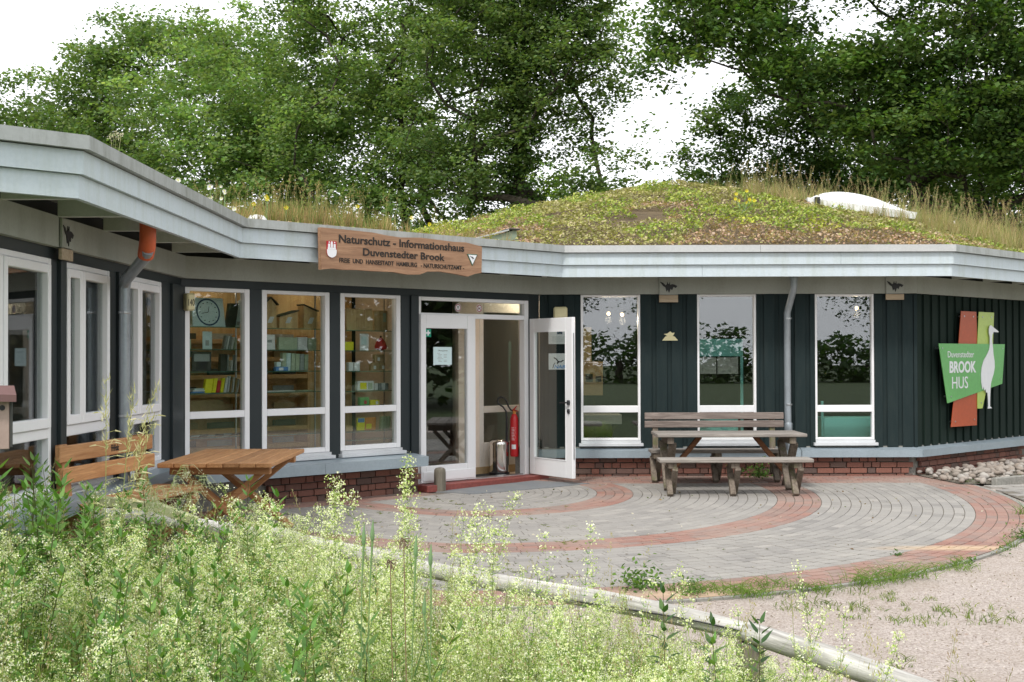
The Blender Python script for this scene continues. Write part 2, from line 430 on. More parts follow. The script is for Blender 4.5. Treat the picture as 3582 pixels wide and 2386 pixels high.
def split_letters(o):      # one object per letter
    bm = bmesh.new(); bm.from_mesh(o.data); seen = set(); groups = []
    for v in bm.verts:
        if v in seen: continue
        st = [v]; g = []; seen.add(v)
        while st:
            a = st.pop(); g.append(a)
            for e in a.link_edges:
                b_ = e.other_vert(a)
                if b_ not in seen: seen.add(b_); st.append(b_)
        groups.append(g)
    for g in groups:
        ix = {v: i for i, v in enumerate(g)}; fs = {f for v in g for f in v.link_faces}
        me = bpy.data.meshes.new('letter'); me.from_pydata([tuple(v.co) for v in g], [], [[ix[v] for v in f.verts] for f in fs]); me.materials.append(o.data.materials[0]); link('letter', me, o.parent)
    bm.free(); bpy.data.objects.remove(o)
# ------------------------------------------------------------------ plan of the building
q2 = 2 ** -.5
P2 = Vector((.3666, 17.5306)); P1 = Vector((-3.448, 13.716)); P0 = Vector((-3.448, 8.716)); P3 = P2 + Vector((5, 0))
PZ = P0 - Vector((q2, q2)) * 5; P4 = P3 + Vector((q2, q2)) * 5; P5 = P4 + Vector((0, 5))
PY = PZ + Vector((-5, 0))
WALL = {'Z': (PZ, Vector((q2, q2))), 'A': (P0, Vector((0, 1))), 'B': (P1, Vector((q2, q2))), 'C': (P2, Vector((1, 0))), 'D': (P3, Vector((q2, q2)))}
def WT(w):
    P, u = WALL[w]; n = Vector((u.y, -u.x))
    return lambda s, o, z: (P.x + u.x * s + n.x * o, P.y + u.y * s + n.y * o, z)
TA, TB, TC, TD, TZ = (WT(k) for k in 'ABCDZ')
def gz(x, y):
    k = .03 if x > -.5 else (.01 if x < -2.5 else .03 + (.01 - .03) * (-.5 - x) / 2)
    return -k * (17.53 - min(max(y, 6), 17.53))
# eave polyline
EP = [PY, PZ, P0, P1, P2, P3, P4, P5]
def eave(o):
    out = []
    for i, p in enumerate(EP):
        ds = []
        if i > 0: ds.append((EP[i] - EP[i - 1]).normalized())
        if i < len(EP) - 1: ds.append((EP[i + 1] - EP[i]).normalized())
        ns = [Vector((d.y, -d.x)) for d in ds]
        if len(ns) == 1: out.append(p + ns[0] * o)
        else:
            b = (ns[0] + ns[1]).normalized(); out.append(p + b * (o / b.dot(ns[0])))
    return out

# ------------------------------------------------------------------ ground
def make_ground():
    xs = np.concatenate([np.linspace(-260, -14, 14), np.linspace(-12, 14, 90), np.linspace(16, 260, 14)])
    ys = np.concatenate([np.linspace(-260, 0, 14), np.linspace(1, 24, 90), np.linspace(26, 320, 14)])
    X, Y = np.meshgrid(xs, ys); Z = np.array([[gz(x, y) for x in xs] for y in ys]) - .012
    far = np.clip((np.hypot(X, Y - 10) - 30) / 60, 0, 1)
    V = np.stack([X, Y, Z], -1).reshape(-1, 3); nx = len(xs)
    i, j = np.meshgrid(np.arange(len(ys) - 1), np.arange(nx - 1), indexing='ij'); a = (i * nx + j).ravel()
    F = np.stack([a, a + 1, a + 1 + nx, a + nx], 1)
    line = np.interp(X, [-4, -.72, 1.22, 1.9, 3, 6], [9.4, 8.3, 6.5, 5.6, 4.6, 3.6])
    w = np.clip((Y - line + .1) / .5, 0, 1) * np.clip((14 - np.abs(X - 2)) / 3, 0, 1) * np.clip((22 - Y) / 2, 0, 1)
    me = fast_mesh('ground', V, F, 'yard_ground', np.repeat(w.reshape(-1, 1), 3, 1))
    tag(link('ground', me), kind='structure')
make_ground()

# ------------------------------------------------------------------ building
B = thing('visitor_centre', 'low timber building with green roof, dark cladding and white windows around the yard', 'building', (0, 0, 0))
def bx(name, T, s0, s1, o0, o1, z0, z1, mat, parent=B, c=0):
    mb = MB()
    if c: mb.cbox(s0, s1, o0, o1, z0, z1, c, T)
    else: mb.box(s0, s1, o0, o1, z0, z1, T)
    return part(name, mb, mat, parent, True)
def frame_mb(T, s0, s1, z0, z1, wl, wr, wt, wb, o0, o1, bars=()):
    mb = MB(); c = .005
    mb.cbox(s0, s0 + wl, o0, o1, z0, z1, c, T); mb.cbox(s1 - wr, s1, o0, o1, z0, z1, c, T)
    mb.cbox(s0 + wl, s1 - wr, o0, o1 - .002, z1 - wt, z1, c, T); mb.cbox(s0 + wl, s1 - wr, o0, o1 - .002, z0, z0 + wb, c, T)
    for (a, b_) in bars: mb.cbox(s0 + wl, s1 - wr, o0, o1 - .002, a, b_, c, T)
    return mb
# plinth cores and floor slabs
for w, T, L in (('Z', TZ, 5), ('A', TA, 5), ('B', TB, 5.395), ('C', TC, 5), ('D', TD, 5)):
    if w == 'B':
        bx('plinth', T, -.02, 3.27, -.25, -.012, -.4, .40, 'mortar')
        bx('plinth', T, 3.27, 5.18, -.25, -.012, -.4, .028, 'mortar')
        bx('plinth', T, 5.18, L, -.25, -.012, -.4, .40, 'mortar')
    else:
        bx('plinth', T, .0, L, -.25, -.012, -.4, .40, 'mortar')
# bricks
def brick_mesh(L):
    mb = MB(); mb.cbox(0, L, -.05, 0, 0, .066, .003); return mesh_of('brick', mb, 'brick_face')
BR = {.21: brick_mesh(.21), .10: brick_mesh(.10)}
rb = random.Random(3)
def bricks(T, P, u, s0, s1, z00):
    ang = math.atan2(u.y, u.x)
    for r in range(5):
        z = z00 + r * .077
        if z > .22: break
        s = s0 + (0 if r % 2 else .05)
        while s < s1 - .06:
            L = .10 if (rb.random() < .30) else .21
            if s + L > s1 + .02: L = .10
            x, y, _ = T(s, rb.uniform(-.001, .003), 0)
            o = link('brick', BR[L], B, (x, y, z + rb.uniform(-.0012, .0012)), ang)
            s += L + .012
bricks(TC, *WALL['C'], .02, 4.97, -.032); bricks(TB, *WALL['B'], 1.0, 3.24, -.032); bricks(TD, *WALL['D'], .02, 3.2, -.032); bricks(TA, *WALL['A'], .8, 4.6, -.032)
# header beams
for w, T, L in (('Z', TZ, 5), ('A', TA, 5), ('B', TB, 5.395), ('C', TC, 5), ('D', TD, 5)):
    mb = MB(); o = .055
    mb.box((-.02 if w in 'AD' else .0), L + (.022 if w in 'CZ' else 0), -.08, o, 2.43, 2.66, T)
    part('beam', mb, 'beam', B, True)
    bx('head_board', T, .0, L, -.10, -.004, 2.345, 2.43, 'dark_post') if w in 'ABZ' else None
    bx('wall_top', T, .0, L, -.2, -.081, 2.40, 2.95, 'dark_room')
# posts on A and B
def post(T, s0, s1, o1=.0, z0=.40, z1=2.35, mat='dark_post'):
    return bx('wall_post', T, s0, s1, -.12, o1, z0, z1, mat, c=.004)
post(TA, 1.13, 1.26, .0); post(TA, 1.262, 1.385, .03); post(TA, 2.56, 2.74); post(TA, 2.742, 2.88, .03); post(TA, 4.225, 4.55); post(TA, 4.552, 4.98, .03)
post(TB, -.05, .035, .02); post(TB, .845, 1.0); post(TB, 1.925, 2.075); post(TB, 2.985, 3.13, .0, .40); post(TB, 3.132, 3.255, .025, .40)
post(TB, 5.195, 5.39, .0, .40, 2.43)
bx('wall_panel', TZ, 0, 5, -.12, 0, .4, 2.43, 'dark_post')
# cladding of C and D
def cladding(T, s0, s1, z0, z1, per, wd, mat, first):
    bx('under_panel', T, s0, s1, -.10, -.022, z0, z1, mat)
    s = first
    while s < s1:
        a, b_ = max(s, s0), min(s + wd, s1)
        if b_ - a > .02: bx('cladding_board', T, a, b_, -.018, .006 + rb.uniform(-.001, .001), z0, z1, mat, c=.003)
        g0, g1 = max(s + wd - .012, s0), min(s + per + .012, s1)
        if g1 - g0 > .01: bx('under_board', T, g0, g1, -.022, -.0185, z0, z1, mat)
        s += per
for (a, b_) in ((.0, .55), (1.345, 2.10), (2.89, 3.67), (4.46, 5.0)): cladding(TC, a, b_, .385, 2.43, .205, .145, 'dark_cladding', 1.35 - .205 * 8)
for (a, b_) in ((.55, 1.345), (2.10, 2.89), (3.67, 4.46)): bx('wall_panel', TC, a, b_, -.12, -.02, .385, .48, 'dark_cladding')
cladding(TD, .02, 5.0, .385, 2.43, .23, .15, 'dark_green', .02)
bx('corner_board', TC, 4.985, 5.028, -.02, .018, .385, 2.43, 'dark_cladding')
# sills (zinc cap on the plinth)
def sill(T, s0, s1, o1, z0, z1, parts_=1, mat='zinc_sill'):
    L = (s1 - s0) / parts_
    for i in range(parts_):
        a, b_ = s0 + i * L, s0 + (i + 1) * L - (.004 if i < parts_ - 1 else 0); mb = MB()
        p = [T(a, -.02, z1), T(b_, -.02, z1), T(b_, o1, z1 - .03), T(a, o1, z1 - .03)]
        lo = [T(a, -.02, z0), T(b_, -.02, z0), T(b_, o1, z0), T(a, o1, z0)]
        mb.hexa([lo[0], lo[1], lo[2], lo[3], p[0], p[1], p[2], p[3]]); part('ledge_cap', mb, mat, B, True)
sill(TC, .35, 3.45, .15, .262, .386, 2); sill(TC, 3.46, 5.05, .15, .262, .386, 1)
bx('ledge_cap', TC, -.02, .345, 0, .10, .262, .37, 'zinc_sill')
sill(TD, -.055, 5.0, .15, .262, .386, 3)
sill(TB, .12, 3.16, .30, .30, .445, 2); sill(TA, -.2, 4.88, .22, .44, .565, 3)
# windows
def window(T, s0, s1, z0, z1, trans=((.945, 1.035),), w=.06, sashes=None, sillw=True, sill_z=None, wl=None, wt=.045, wb=.045, bars=None, o1=.0):
    fr = frame_mb(T, s0, s1, z0, z1, wl if wl is not None else w, w, wt, wb, -.09, o1, trans)
    f_ = part('window', fr, 'white_frame', B, True)
    ed = [z0 + wb] + [q for t in trans for q in t] + [z1 - wt]
    l0, r0 = s0 + (wl if wl is not None else w), s1 - w
    for i in range(0, len(ed), 2):
        if sashes and i == len(ed) - 2:
            for (a, b_) in sashes:
                sm = frame_mb(T, a, b_, ed[i] + .004, ed[i + 1] - .004, .065, .065, .065, .075, -.05, .02)
                part('sash', sm, 'white_frame', f_, True)
                part('pane', MB().box(a + .06, b_ - .06, -.030, -.024, ed[i] + .06, ed[i + 1] - .06, T), 'pane_glass', f_, True)
        else:
            part('pane', MB().box(l0 - .004, r0 + .004, -.056, -.050, ed[i] - .004, ed[i + 1] + .004, T), 'mirror_pane' if T is TC else 'pane_glass', f_, True)
    if sillw:
        z = sill_z or z0
        sm = MB(); sm.cbox(s0 - .03, s1 + .03, -.02, .075, z - .075, z - .035, .004, T); sm.box(s0, s1, -.03, .03, z - .034, z - .002, T)
        part('sill', sm, 'alu_sill', f_, True)
    return f_
for (a, b_) in ((.55, 1.345), (2.10, 2.89), (3.67, 4.46)): window(TC, a, b_, .485, 2.428, ((.855, .945),), w=.032, wt=.03, wb=.03, o1=-.004)
for (a, b_) in ((.037, .843), (1.002, 1.923), (2.077, 2.983)): window(TB, a, b_, .52, 2.343, ((.955, 1.03),), w=.065, wt=.04, wb=.055)
window(TA, -.9, 1.128, .60, 2.343, ((1.0, 1.075),), w=.05, sashes=((-.84, .15), (.17, 1.075)), bars=None)
window(TA, 1.387, 2.558, .60, 2.343, ((.99, 1.075),), w=.05, sashes=((1.44, 1.80), (1.805, 2.505)))
window(TA, 2.882, 4.223, .60, 2.343, ((.99, 1.075),), w=.06, sashes=((2.95, 3.42), (3.425, 4.155)))
# soffit, rafters, fascia, coping
def strip(name, oi_, oo, z0, z1, mat, i, t0=0, t1=1, parent=B):
    a, b_ = eave(oi_), eave(oo); L = lambda p, q, t: p + (q - p) * t
    A0, A1, B0, B1 = L(a[i], a[i + 1], t0), L(a[i], a[i + 1], t1), L(b_[i], b_[i + 1], t0), L(b_[i], b_[i + 1], t1)
    mb = MB(); mb.hexa([(A0.x, A0.y, z0), (A1.x, A1.y, z0), (B1.x, B1.y, z0), (B0.x, B0.y, z0), (A0.x, A0.y, z1), (A1.x, A1.y, z1), (B1.x, B1.y, z1), (B0.x, B0.y, z1)])
    return part(name, mb, mat, parent)
for i in range(len(EP) - 1):
    Lf = (EP[i + 1] - EP[i]).length; cut = .36 + .2 * (i % 2)
    for (a, b_, z0, z1, cc) in ((.625, .668, 2.622, 2.772, cut), (.64, .700, 2.776, 2.925, 1 - cut * .8)):
        strip('fascia_board', a, b_, z0, z1, 'fascia', i, 0, cc - .0005); strip('fascia_board', a, b_ - .0012, z0, z1, 'fascia', i, cc + .0005, 1)
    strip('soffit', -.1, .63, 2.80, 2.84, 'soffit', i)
    L_ = (EP[i + 1] - EP[i]).length; nseg = max(1, round(L_ / 2.6))
    for k in range(nseg):
        strip('coping', .60, .745, 2.932, 3.022, 'coping_new' if i == 4 else 'coping', i, k / nseg + (.0012 if k else 0), (k + 1) / nseg)
    strip('roof_edge', .3, .64, 2.85, 3.0, 'roof_soil', i)
for T, lst in ((TA, [.0, 1.1, 2.2, 3.3, 4.4]), (TB, [.6, 1.6, 2.6, 3.6, 4.6]), (TC, [.03, 1.03, 2.03, 3.03, 4.03, 4.95]), (TD, [.95, 1.9, 2.85, 3.8]), (TZ, [2.8, 3.9, 4.8])):
    for s in lst: bx('rafter', T, s, s + .07, .056, .622, 2.655, 2.799, 'rafter')
# roof surfaces
CR = Vector((2.8666, 17.5306 + 6.036)); CL = Vector((-3.448 - 6.036, 11.216)); AP = 6.036 + .62
def octm(dx, dy):   # octagon metric (apothem distance), faces along axes and diagonals
    return max(abs(dx), abs(dy), abs(dx + dy) * q2, abs(dx - dy) * q2)
def roof_h(x, y, c=CR):
    t = octm(x - c.x, y - c.y) / AP; tt = .5 * t + .5 * min(1, math.hypot(x - c.x, y - c.y) / (AP * 1.04))
    return 2.985 + 1.70 * (1 - min(t * .6 + tt * .4, 1) ** 1.16) if t < 1 else 2.97
def roof_cone(c):
    vs = [(c.x, c.y, roof_h(c.x, c.y, c))]; fs = []; n = 96; rings = 26
    for r in range(1, rings + 1):
        for k in range(n):
            a = 2 * math.pi * k / n; d = (math.cos(a), math.sin(a)); m_ = AP / octm(*d) * r / rings
            x, y = c.x + d[0] * m_, c.y + d[1] * m_; z = 2.985 + (roof_h(x * .9999 + c.x * .0001, y * .9999 + c.y * .0001, c) - 2.985)
            vs.append((x, y, z + .02 * math.sin(3 * x + 1) * math.sin(4 * y) * (r < rings)))
    for k in range(n): fs.append((0, 1 + k, 1 + (k + 1) % n))
    for r in range(rings - 1):
        for k in range(n): a = 1 + r * n + k; b_ = 1 + r * n + (k + 1) % n; fs.append((a, a + n, b_ + n, b_))
    mb = MB(); mb.add(vs, fs); return part('roof', mb, 'roof_soil', B, smooth=True)
roof_cone(CR); roof_cone(CL)
def hall_h(s, o): return 2.985 + .10 * min(1, (.62 - o) / 1.2) - .12 * max(0, min(1, (-o - 1) / 6))
mb = MB(); ns, no = 20, 24
vs = [TB(-.2 + 6.4 * i / ns, .62 - 9 * j / no, hall_h(0, .62 - 9 * j / no)) for j in range(no + 1) for i in range(ns + 1)]
mb.add(vs, [(j * (ns + 1) + i, j * (ns + 1) + i + 1, (j + 1) * (ns + 1) + i + 1, (j + 1) * (ns + 1) + i) for j in range(no) for i in range(ns)])
part('roof', mb, 'roof_soil', B)
# rear walls so that the rooms stay closed
for c in (CR, CL):
    pts = [Vector((c.x + 6.0 / math.cos(R(22.5)) * math.cos(R(22.5 + 45 * k)), c.y + 6.0 / math.cos(R(22.5)) * math.sin(R(22.5 + 45 * k)))) for k in range(8)]
    for k in range(8):
        a, b_ = pts[k], pts[(k + 1) % 8]; mid = (a + b_) / 2 - c; ang = round(math.degrees(math.atan2(mid.y, mid.x))) % 360
        if (c is CR and ang in (270, 315, 225)) or (c is CL and ang in (0, 45)): continue
        nn = mid.normalized(); mb = MB()
        mb.hexa([(a.x, a.y, -.2), (b_.x, b_.y, -.2), (b_.x - nn.x * .15, b_.y - nn.y * .15, -.2), (a.x - nn.x * .15, a.y - nn.y * .15, -.2), (a.x, a.y, 2.95), (b_.x, b_.y, 2.95), (b_.x - nn.x * .15, b_.y - nn.y * .15, 2.95), (a.x - nn.x * .15, a.y - nn.y * .15, 2.95)])
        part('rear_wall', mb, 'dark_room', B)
# rooms
def octo(name, c, z0, z1, mat):
    k = 5.90 / math.cos(R(22.5)); pt = [(c.x + k * math.cos(R(22.5 + 45 * i)), c.y + k * math.sin(R(22.5 + 45 * i))) for i in range(8)]
    mb = MB(); mb.prism(pt, z0, z1, lambda a, d, b_: (a, b_, d)); return part(name, mb, mat, B)
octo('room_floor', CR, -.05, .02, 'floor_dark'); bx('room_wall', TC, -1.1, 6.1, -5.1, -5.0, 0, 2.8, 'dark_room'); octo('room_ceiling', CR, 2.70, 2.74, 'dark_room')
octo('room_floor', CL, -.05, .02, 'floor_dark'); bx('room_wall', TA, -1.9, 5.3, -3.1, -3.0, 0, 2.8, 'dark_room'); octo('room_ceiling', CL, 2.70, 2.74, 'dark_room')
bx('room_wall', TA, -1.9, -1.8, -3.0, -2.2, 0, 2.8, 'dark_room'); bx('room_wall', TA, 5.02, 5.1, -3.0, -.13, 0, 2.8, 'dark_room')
bx('room_floor', TB, .0, 6.2, -3.2, -.25, -.02, .026, 'beige'); bx('room_ceiling', TB, .0, 6.2, -3.2, -.1, 2.55, 2.6, 'room_white')
bx('room_wall', TB, -.3, 3.1, -1.2, -1.1, 0, 2.6, 'plywood'); bx('room_wall', TB, 3.16, 3.2, -1.1, -.13, 0, 2.6, 'beige'); bx('room_wall', TB, .0, .05, -1.1, -.13, 0, 2.6, 'plywood')
bx('room_wall', TB, 3.1, 3.3, -2.6, -1.15, 0, 2.6, 'dark_room'); bx('room_wall', TB, 6.2, 6.25, -2.6, -.8, 0, 2.6, 'room_white'); bx('room_wall', TB, 3.1, 6.2, -2.7, -2.6, 0, 2.6, 'dark_room')
bx('door_mat', TB, 3.7, 5.1, -.95, -.12, .027, .038, 'floor_dark')
# doorway
df = frame_mb(TB, 3.262, 5.188, .05, 2.342, .05, .075, .045, .0001, -.10, .0, ((2.085, 2.145),))
door_frame = part('door_frame', df, 'white_frame', B, True)
part('pane', MB().box(3.31, 5.115, -.056, -.050, 2.14, 2.30, TB), 'pane_glass', door_frame, True)
part('threshold', MB().cbox(3.20, 5.32, -.16, .24, -.03, .052, .006, TB), 'threshold_red', door_frame, True)
part('rail', MB().box(4.2, 5.1, -.10, -.02, .053, .066, TB), 'steel', door_frame, True)
lf = frame_mb(TB, 3.275, 4.19, .062, 2.125, .085, .14, .17, .205, -.03, .035)
leaf1 = part('door_leaf', lf, 'white_frame', B, True)
part('pane', MB().box(3.355, 4.055, .0, .006, .26, 1.96, TB), 'mirror_pane', leaf1, True)
part('kick_board', MB().cbox(3.30, 4.165, .036, .046, .085, .20, .003, TB), 'white_frame', leaf1, True)
hx, hy, _ = TB(5.165, .035, 0); dd = Vector((.565, -.825)).normalized()
def TL(s, o, z): nn = Vector((dd.y, -dd.x)); return (hx + dd.x * s + nn.x * o, hy + dd.y * s + nn.y * o, z)
lf = frame_mb(TL, .0, .93, .062, 2.10, .10, .13, .17, .22, -.055, .0)
leaf2 = part('door_leaf', lf, 'white_frame', B, True)
part('pane', MB().box(.095, .805, -.030, -.024, .277, 1.935, TL), 'pane_glass', leaf2, True)
part('glazing_bead', frame_mb(TL, .095, .805, .277, 1.935, .014, .014, .014, .014, .0, .006), 'white_frame', leaf2, True)
h = MB(); h.tube([TL(.865, .0, 1.02), TL(.865, .045, 1.02), TL(.74, .05, 1.015)], .011, 8); h.lathe([(.02, -.03), (.026, 0), (.02, .03)], 10, TL(.865, .008, 1.02))
part('keyhole', MB().lathe([(.015, -.03), (.024, 0), (.015, .03)], 10, TL(.865, .008, .91)), 'black', leaf2, True, True)
part('handle', h, 'black', leaf2, True, True)
part('edge_strip', MB().box(.9301, .934, -.034, -.020, .3, 1.9, TL), 'steel', leaf2, True)
# inner glazed screen of the porch
sc = frame_mb(TB, 4.88, 5.75, .03, 2.50, .08, .10, .30, .42, -.68, -.62, ((.85, .94),))
scr = part('inner_screen', sc, 'offwhite_frame', B, True)
part('pane', MB().box(4.95, 5.66, -.652, -.647, .44, 2.21, TB), 'pane_glass', scr, True)
part('skirting', MB().box(4.5, 5.75, -.619, -.605, .03, .13, TB), 'kraft', scr, True)
bx('inner_wall', TB, 4.50, 4.878, -.68, -.621, .03, 2.55, 'beige')

# drainpipes
def pipe_at(path, r, brk, label_T=None):
    o = part('drainpipe', MB().tube(path, r, 14), 'zinc_pipe', B, smooth=True)
    for z in brk:
        x, y = path[-1][0], path[-1][1]
        mb = MB(); mb.lathe([(r + .004, -.012), (r + .007, -.008), (r + .007, .008), (r + .004, .012)], 14, (x, y, z)); part('bracket', mb, 'steel', o)
    return o
px, py, _ = TC(3.28, .11, 0); tx, ty, _ = TC(3.33, .30, 0)
p = pipe_at([(tx, ty, 2.66), (tx, ty, 2.52), (tx - .005, ty + .02, 2.46), (px + .012, py - .03, 2.24), (px, py, 2.17), (px, py, 1.0), (px + .01, py, .27)], .045, (2.10, .96, .60))
part('collar', MB().lathe([(.052, -.03), (.056, 0), (.056, .02), (.05, .03)], 14, (tx, ty, 2.62)), 'zinc_pipe', p, smooth=True)
part('collar', MB().lathe([(.050, -.05), (.053, -.04), (.053, .05), (.048, .06)], 14, (px + .008, py, .66)), 'zinc_pipe', p, smooth=True)
ax, ay, _ = TA(2.62, .11, 0)
ex, ey, _ = TA(1.93, .50, 0)
p = pipe_at([(ex, ey, 2.47), (ex - .03, ey + .06, 2.43), (ax + .03, ay - .06, 2.27), (ax, ay, 2.20), (ax, ay, 1.1), (ax, ay, .45)], .048, (1.99, 1.10))
part('elbow', MB().tube([(ex, ey, 2.80), (ex, ey, 2.56), (ex - .01, ey + .02, 2.50), (ex - .04, ey + .08, 2.43)], [.066, .066, .068, .066], 14), 'orange_pipe', p, smooth=True)
# wall lamps
lm = bx('wall_lamp', TC, .185, .37, .012, .10, 2.11, 2.262, 'cream_lamp', c=.02)
lm = bx('wall_lamp', TB, .0, .095, .022, .12, 2.09, 2.27, 'cream_lamp', c=.015); lm['label'] = 'cream house number lamp reading 140'
text_part('lettering', '140', 'black', lm, TB, .012, .083, 2.14, 2.21, .1195, .003)

# ------------------------------------------------------------------ paving: rings of small pavers
CX, CY = -.47, 15.905
RI = [(0, 1.486, 'g'), (1.486, 1.92, 'r'), (1.92, 3.595, 'g'), (3.595, 4.09, 'r'), (4.09, 5.7175, 'g'), (5.7175, 6.26, 'r')]
RG = random.Random(5)
def clip(poly, P, n):      # keep side where (p-P).n >= 0
    out = []
    for i in range(len(poly)):
        a, b_ = poly[i], poly[(i + 1) % len(poly)]; da = (a[0] - P[0]) * n[0] + (a[1] - P[1]) * n[1]; db = (b_[0] - P[0]) * n[0] + (b_[1] - P[1]) * n[1]
        if da >= 0: out.append(a)
        if (da >= 0) != (db >= 0): t = da / (da - db); out.append((a[0] + (b_[0] - a[0]) * t, a[1] + (b_[1] - a[1]) * t))
    return out
cuts = []
for w, off in (('A', .30), ('B', .42), ('C', .80)):
    P, u = WALL[w]; n_ = (u.y, -u.x); cuts.append(((P.x + n_[0] * off, P.y + n_[1] * off), n_))
def inside_ring(poly):
    # concave corners at P1 (A/B) and P2 (B/C): every cut applies, they all meet in front of the walls
    for P, n_ in cuts:
        poly = clip(poly, P, n_)
        if len(poly) < 3: return None
    P, u = WALL['D']; n_ = (u.y, -u.x); poly = poly if poly[0][0] < 5.2 else clip(poly, (P.x + n_[0] * .02, P.y + n_[1] * .02), n_)
    # dark slab in front of the door
    return poly if len(poly) > 2 else None
paving = link('paving', None) if False else None
bed = MB(); nseg = 80
bvs = []; bfs = []
for j in range(14):
    r = 6.30 * j / 13
    for k in range(nseg): a = 2 * math.pi * k / nseg; x, y = CX + r * math.cos(a), CY + r * math.sin(a); bvs.append((x, y, gz(x, y) + .004))
for j in range(13):
    for k in range(nseg):
        a = j * nseg + k; b_ = j * nseg + (k + 1) % nseg; bfs.append((a, b_, b_ + nseg, a + nseg))
bed.add(bvs, bfs)
PAV = part('paving', bed, 'joint_sand'); tag(PAV, kind='structure')
paver_me = {}
for c in 'gr':
    mb = MB(); mb.cbox(-.098, .098, -.0515, .0515, -.03, .012, .004); paver_me[c] = mesh_of('paver', mb, 'paver_grey' if c == 'g' else 'paver_red')
cand = []; polys = {'g': [], 'r': []}
def course(r, wd, c, n=None, a0=None):
    n = n or max(6, round(2 * math.pi * r / .201)); a0 = RG.random() * 6.28 if a0 is None else a0
    for k in range(n):
        t = a0 + 2 * math.pi * k / n; x, y = CX + r * math.cos(t), CY + r * math.sin(t)
        if x < -7.0 or y > 17.6 or y < 9.3: continue
        hw = math.pi * r / n - .0028; hr = wd / 2 - .003
        ct, st = math.cos(t), math.sin(t); quad = []
        for (dr, dt) in ((-hr, -1), (hr, -1), (hr, 1), (-hr, 1)):
            w_ = hw * (r + dr) / r; quad.append((x + ct * dr - st * dt * w_, y + st * dr + ct * dt * w_))
        pl = inside_ring(quad)
        if not pl: continue
        full = len(pl) == 4 and all(math.dist(p, q) < 1e-6 for p, q in zip(pl, quad))
        cc = c
        if c == 'r' and RG.random() < .0: cc = 'g'
        cand.append((full, x, y, t, pl, cc, wd))
for (r0, r1, c) in RI:
    nc = max(1, round((r1 - r0) / .1085)); wd = (r1 - r0) / nc
    for k in range(nc):
        rr = r0 + (k + .5) * wd
        if rr > .12: course(rr, wd, c)
def strip_rows(T, s0, s1, o0, o1, c, along=True):
    nr = round((o1 - o0) / .1085); wd = (o1 - o0) / nr
    for k in range(nr):
        o = o0 + (k + .5) * wd; s = s0 - (k % 2) * .1
        while s < s1:
            a, b_ = max(s, s0), min(s + .2, s1)
            if b_ - a > .04:
                x, y, _ = T((a + b_) / 2, o, 0); pl = [T(q, w_, 0)[:2] for q, w_ in ((a + .003, o - wd / 2 + .003), (b_ - .003, o - wd / 2 + .003), (b_ - .003, o + wd / 2 - .003), (a + .003, o + wd / 2 - .003))]
                if w_clip(pl): cand.append((False, x, y, 0, pl, c, wd))
            s += .2
def w_clip(pl):
    cx = sum(p[0] for p in pl) / 4; cy = sum(p[1] for p in pl) / 4
    for w in 'ABC':
        P, u = WALL[w]
        if (cx - P.x) * u.y - (cy - P.y) * u.x < .005: return False
    return math.hypot(cx - CX, cy - CY) < 6.3
strip_rows(TC, -.3, 5.3, .0, .78, 'r'); strip_rows(TB, .1, 3.2, .0, .40, 'r'); strip_rows(TA, .5, 4.95, .0, .29, 'r')
# keep strips from overlapping each other in the concave corner before the door
full = sorted([c for c in cand if c[0] and 1.2 < c[1] < 5.9], key=lambda c: math.hypot(c[1], c[2]))[:300]
chosen = set(id(c) for c in full)
for c in full:
    o = link('paver', paver_me[c[5]], PAV, (c[1], c[2], gz(c[1], c[2]) + RG.uniform(-.0012, .0012)), c[3] + math.pi / 2)
    o.scale = (1, c[6] / .1085, 1); 
for col in 'gr':
    V = []; F = []; rn = []
    for c in cand:
        if id(c) in chosen or c[5] != col: continue
        pl = c[4]; n_ = len(pl); cx = sum(p[0] for p in pl) / n_; cy = sum(p[1] for p in pl) / n_; k = len(V); dz = RG.uniform(-.0012, .0012); rv = RG.random()
        if 3.28 < 0: pass
        for (f_, z) in ((0, -.01), (0, .008), (.0045, .012)):
            for p in pl:
                d = math.hypot(cx - p[0], cy - p[1]) or 1; V.append((p[0] + (cx - p[0]) / d * f_, p[1] + (cy - p[1]) / d * f_, gz(*p) + z + dz)); rn.append(rv)
        F.append(tuple(range(k + 2 * n_, k + 3 * n_)))
        for l in (0, 1):
            for i in range(n_): F.append((k + l * n_ + i, k + l * n_ + (i + 1) % n_, k + (l + 1) * n_ + (i + 1) % n_, k + (l + 1) * n_ + i))
    me = bpy.data.meshes.new('paver_field'); me.from_pydata(V, [], F); bm = bmesh.new(); bm.from_mesh(me); bmesh.ops.recalc_face_normals(bm, faces=bm.faces); bm.to_mesh(me); bm.free()
    at = me.attributes.new('rnd', 'FLOAT', 'POINT'); at.data.foreach_set('value', rn)
    me.materials.append(MATS['paver_grey' if col == 'g' else 'paver_red']); tag(link('paver_field', me, PAV), kind='stuff')
# dark slab mat before the door
mb = MB(); pts = [TB(3.25, .26, 0), TB(5.35, .26, 0), TB(5.9, .62, 0), TB(3.6, .95, 0)]
pts = [(-1.0, 15.93), (.28, 17.0), (.98, 16.72), (.55, 16.38), (-.45, 15.75)]
mb.add([(x, y, gz(x, y) + .019) for x, y in pts] + [(x, y, gz(x, y) - .01) for x, y in pts], [(0, 1, 2, 3, 4)] + [(i, i + 5, (i + 1) % 5 + 5, (i + 1) % 5) for i in range(5)])
part('door_slab', mb, 'slab_grey', PAV)
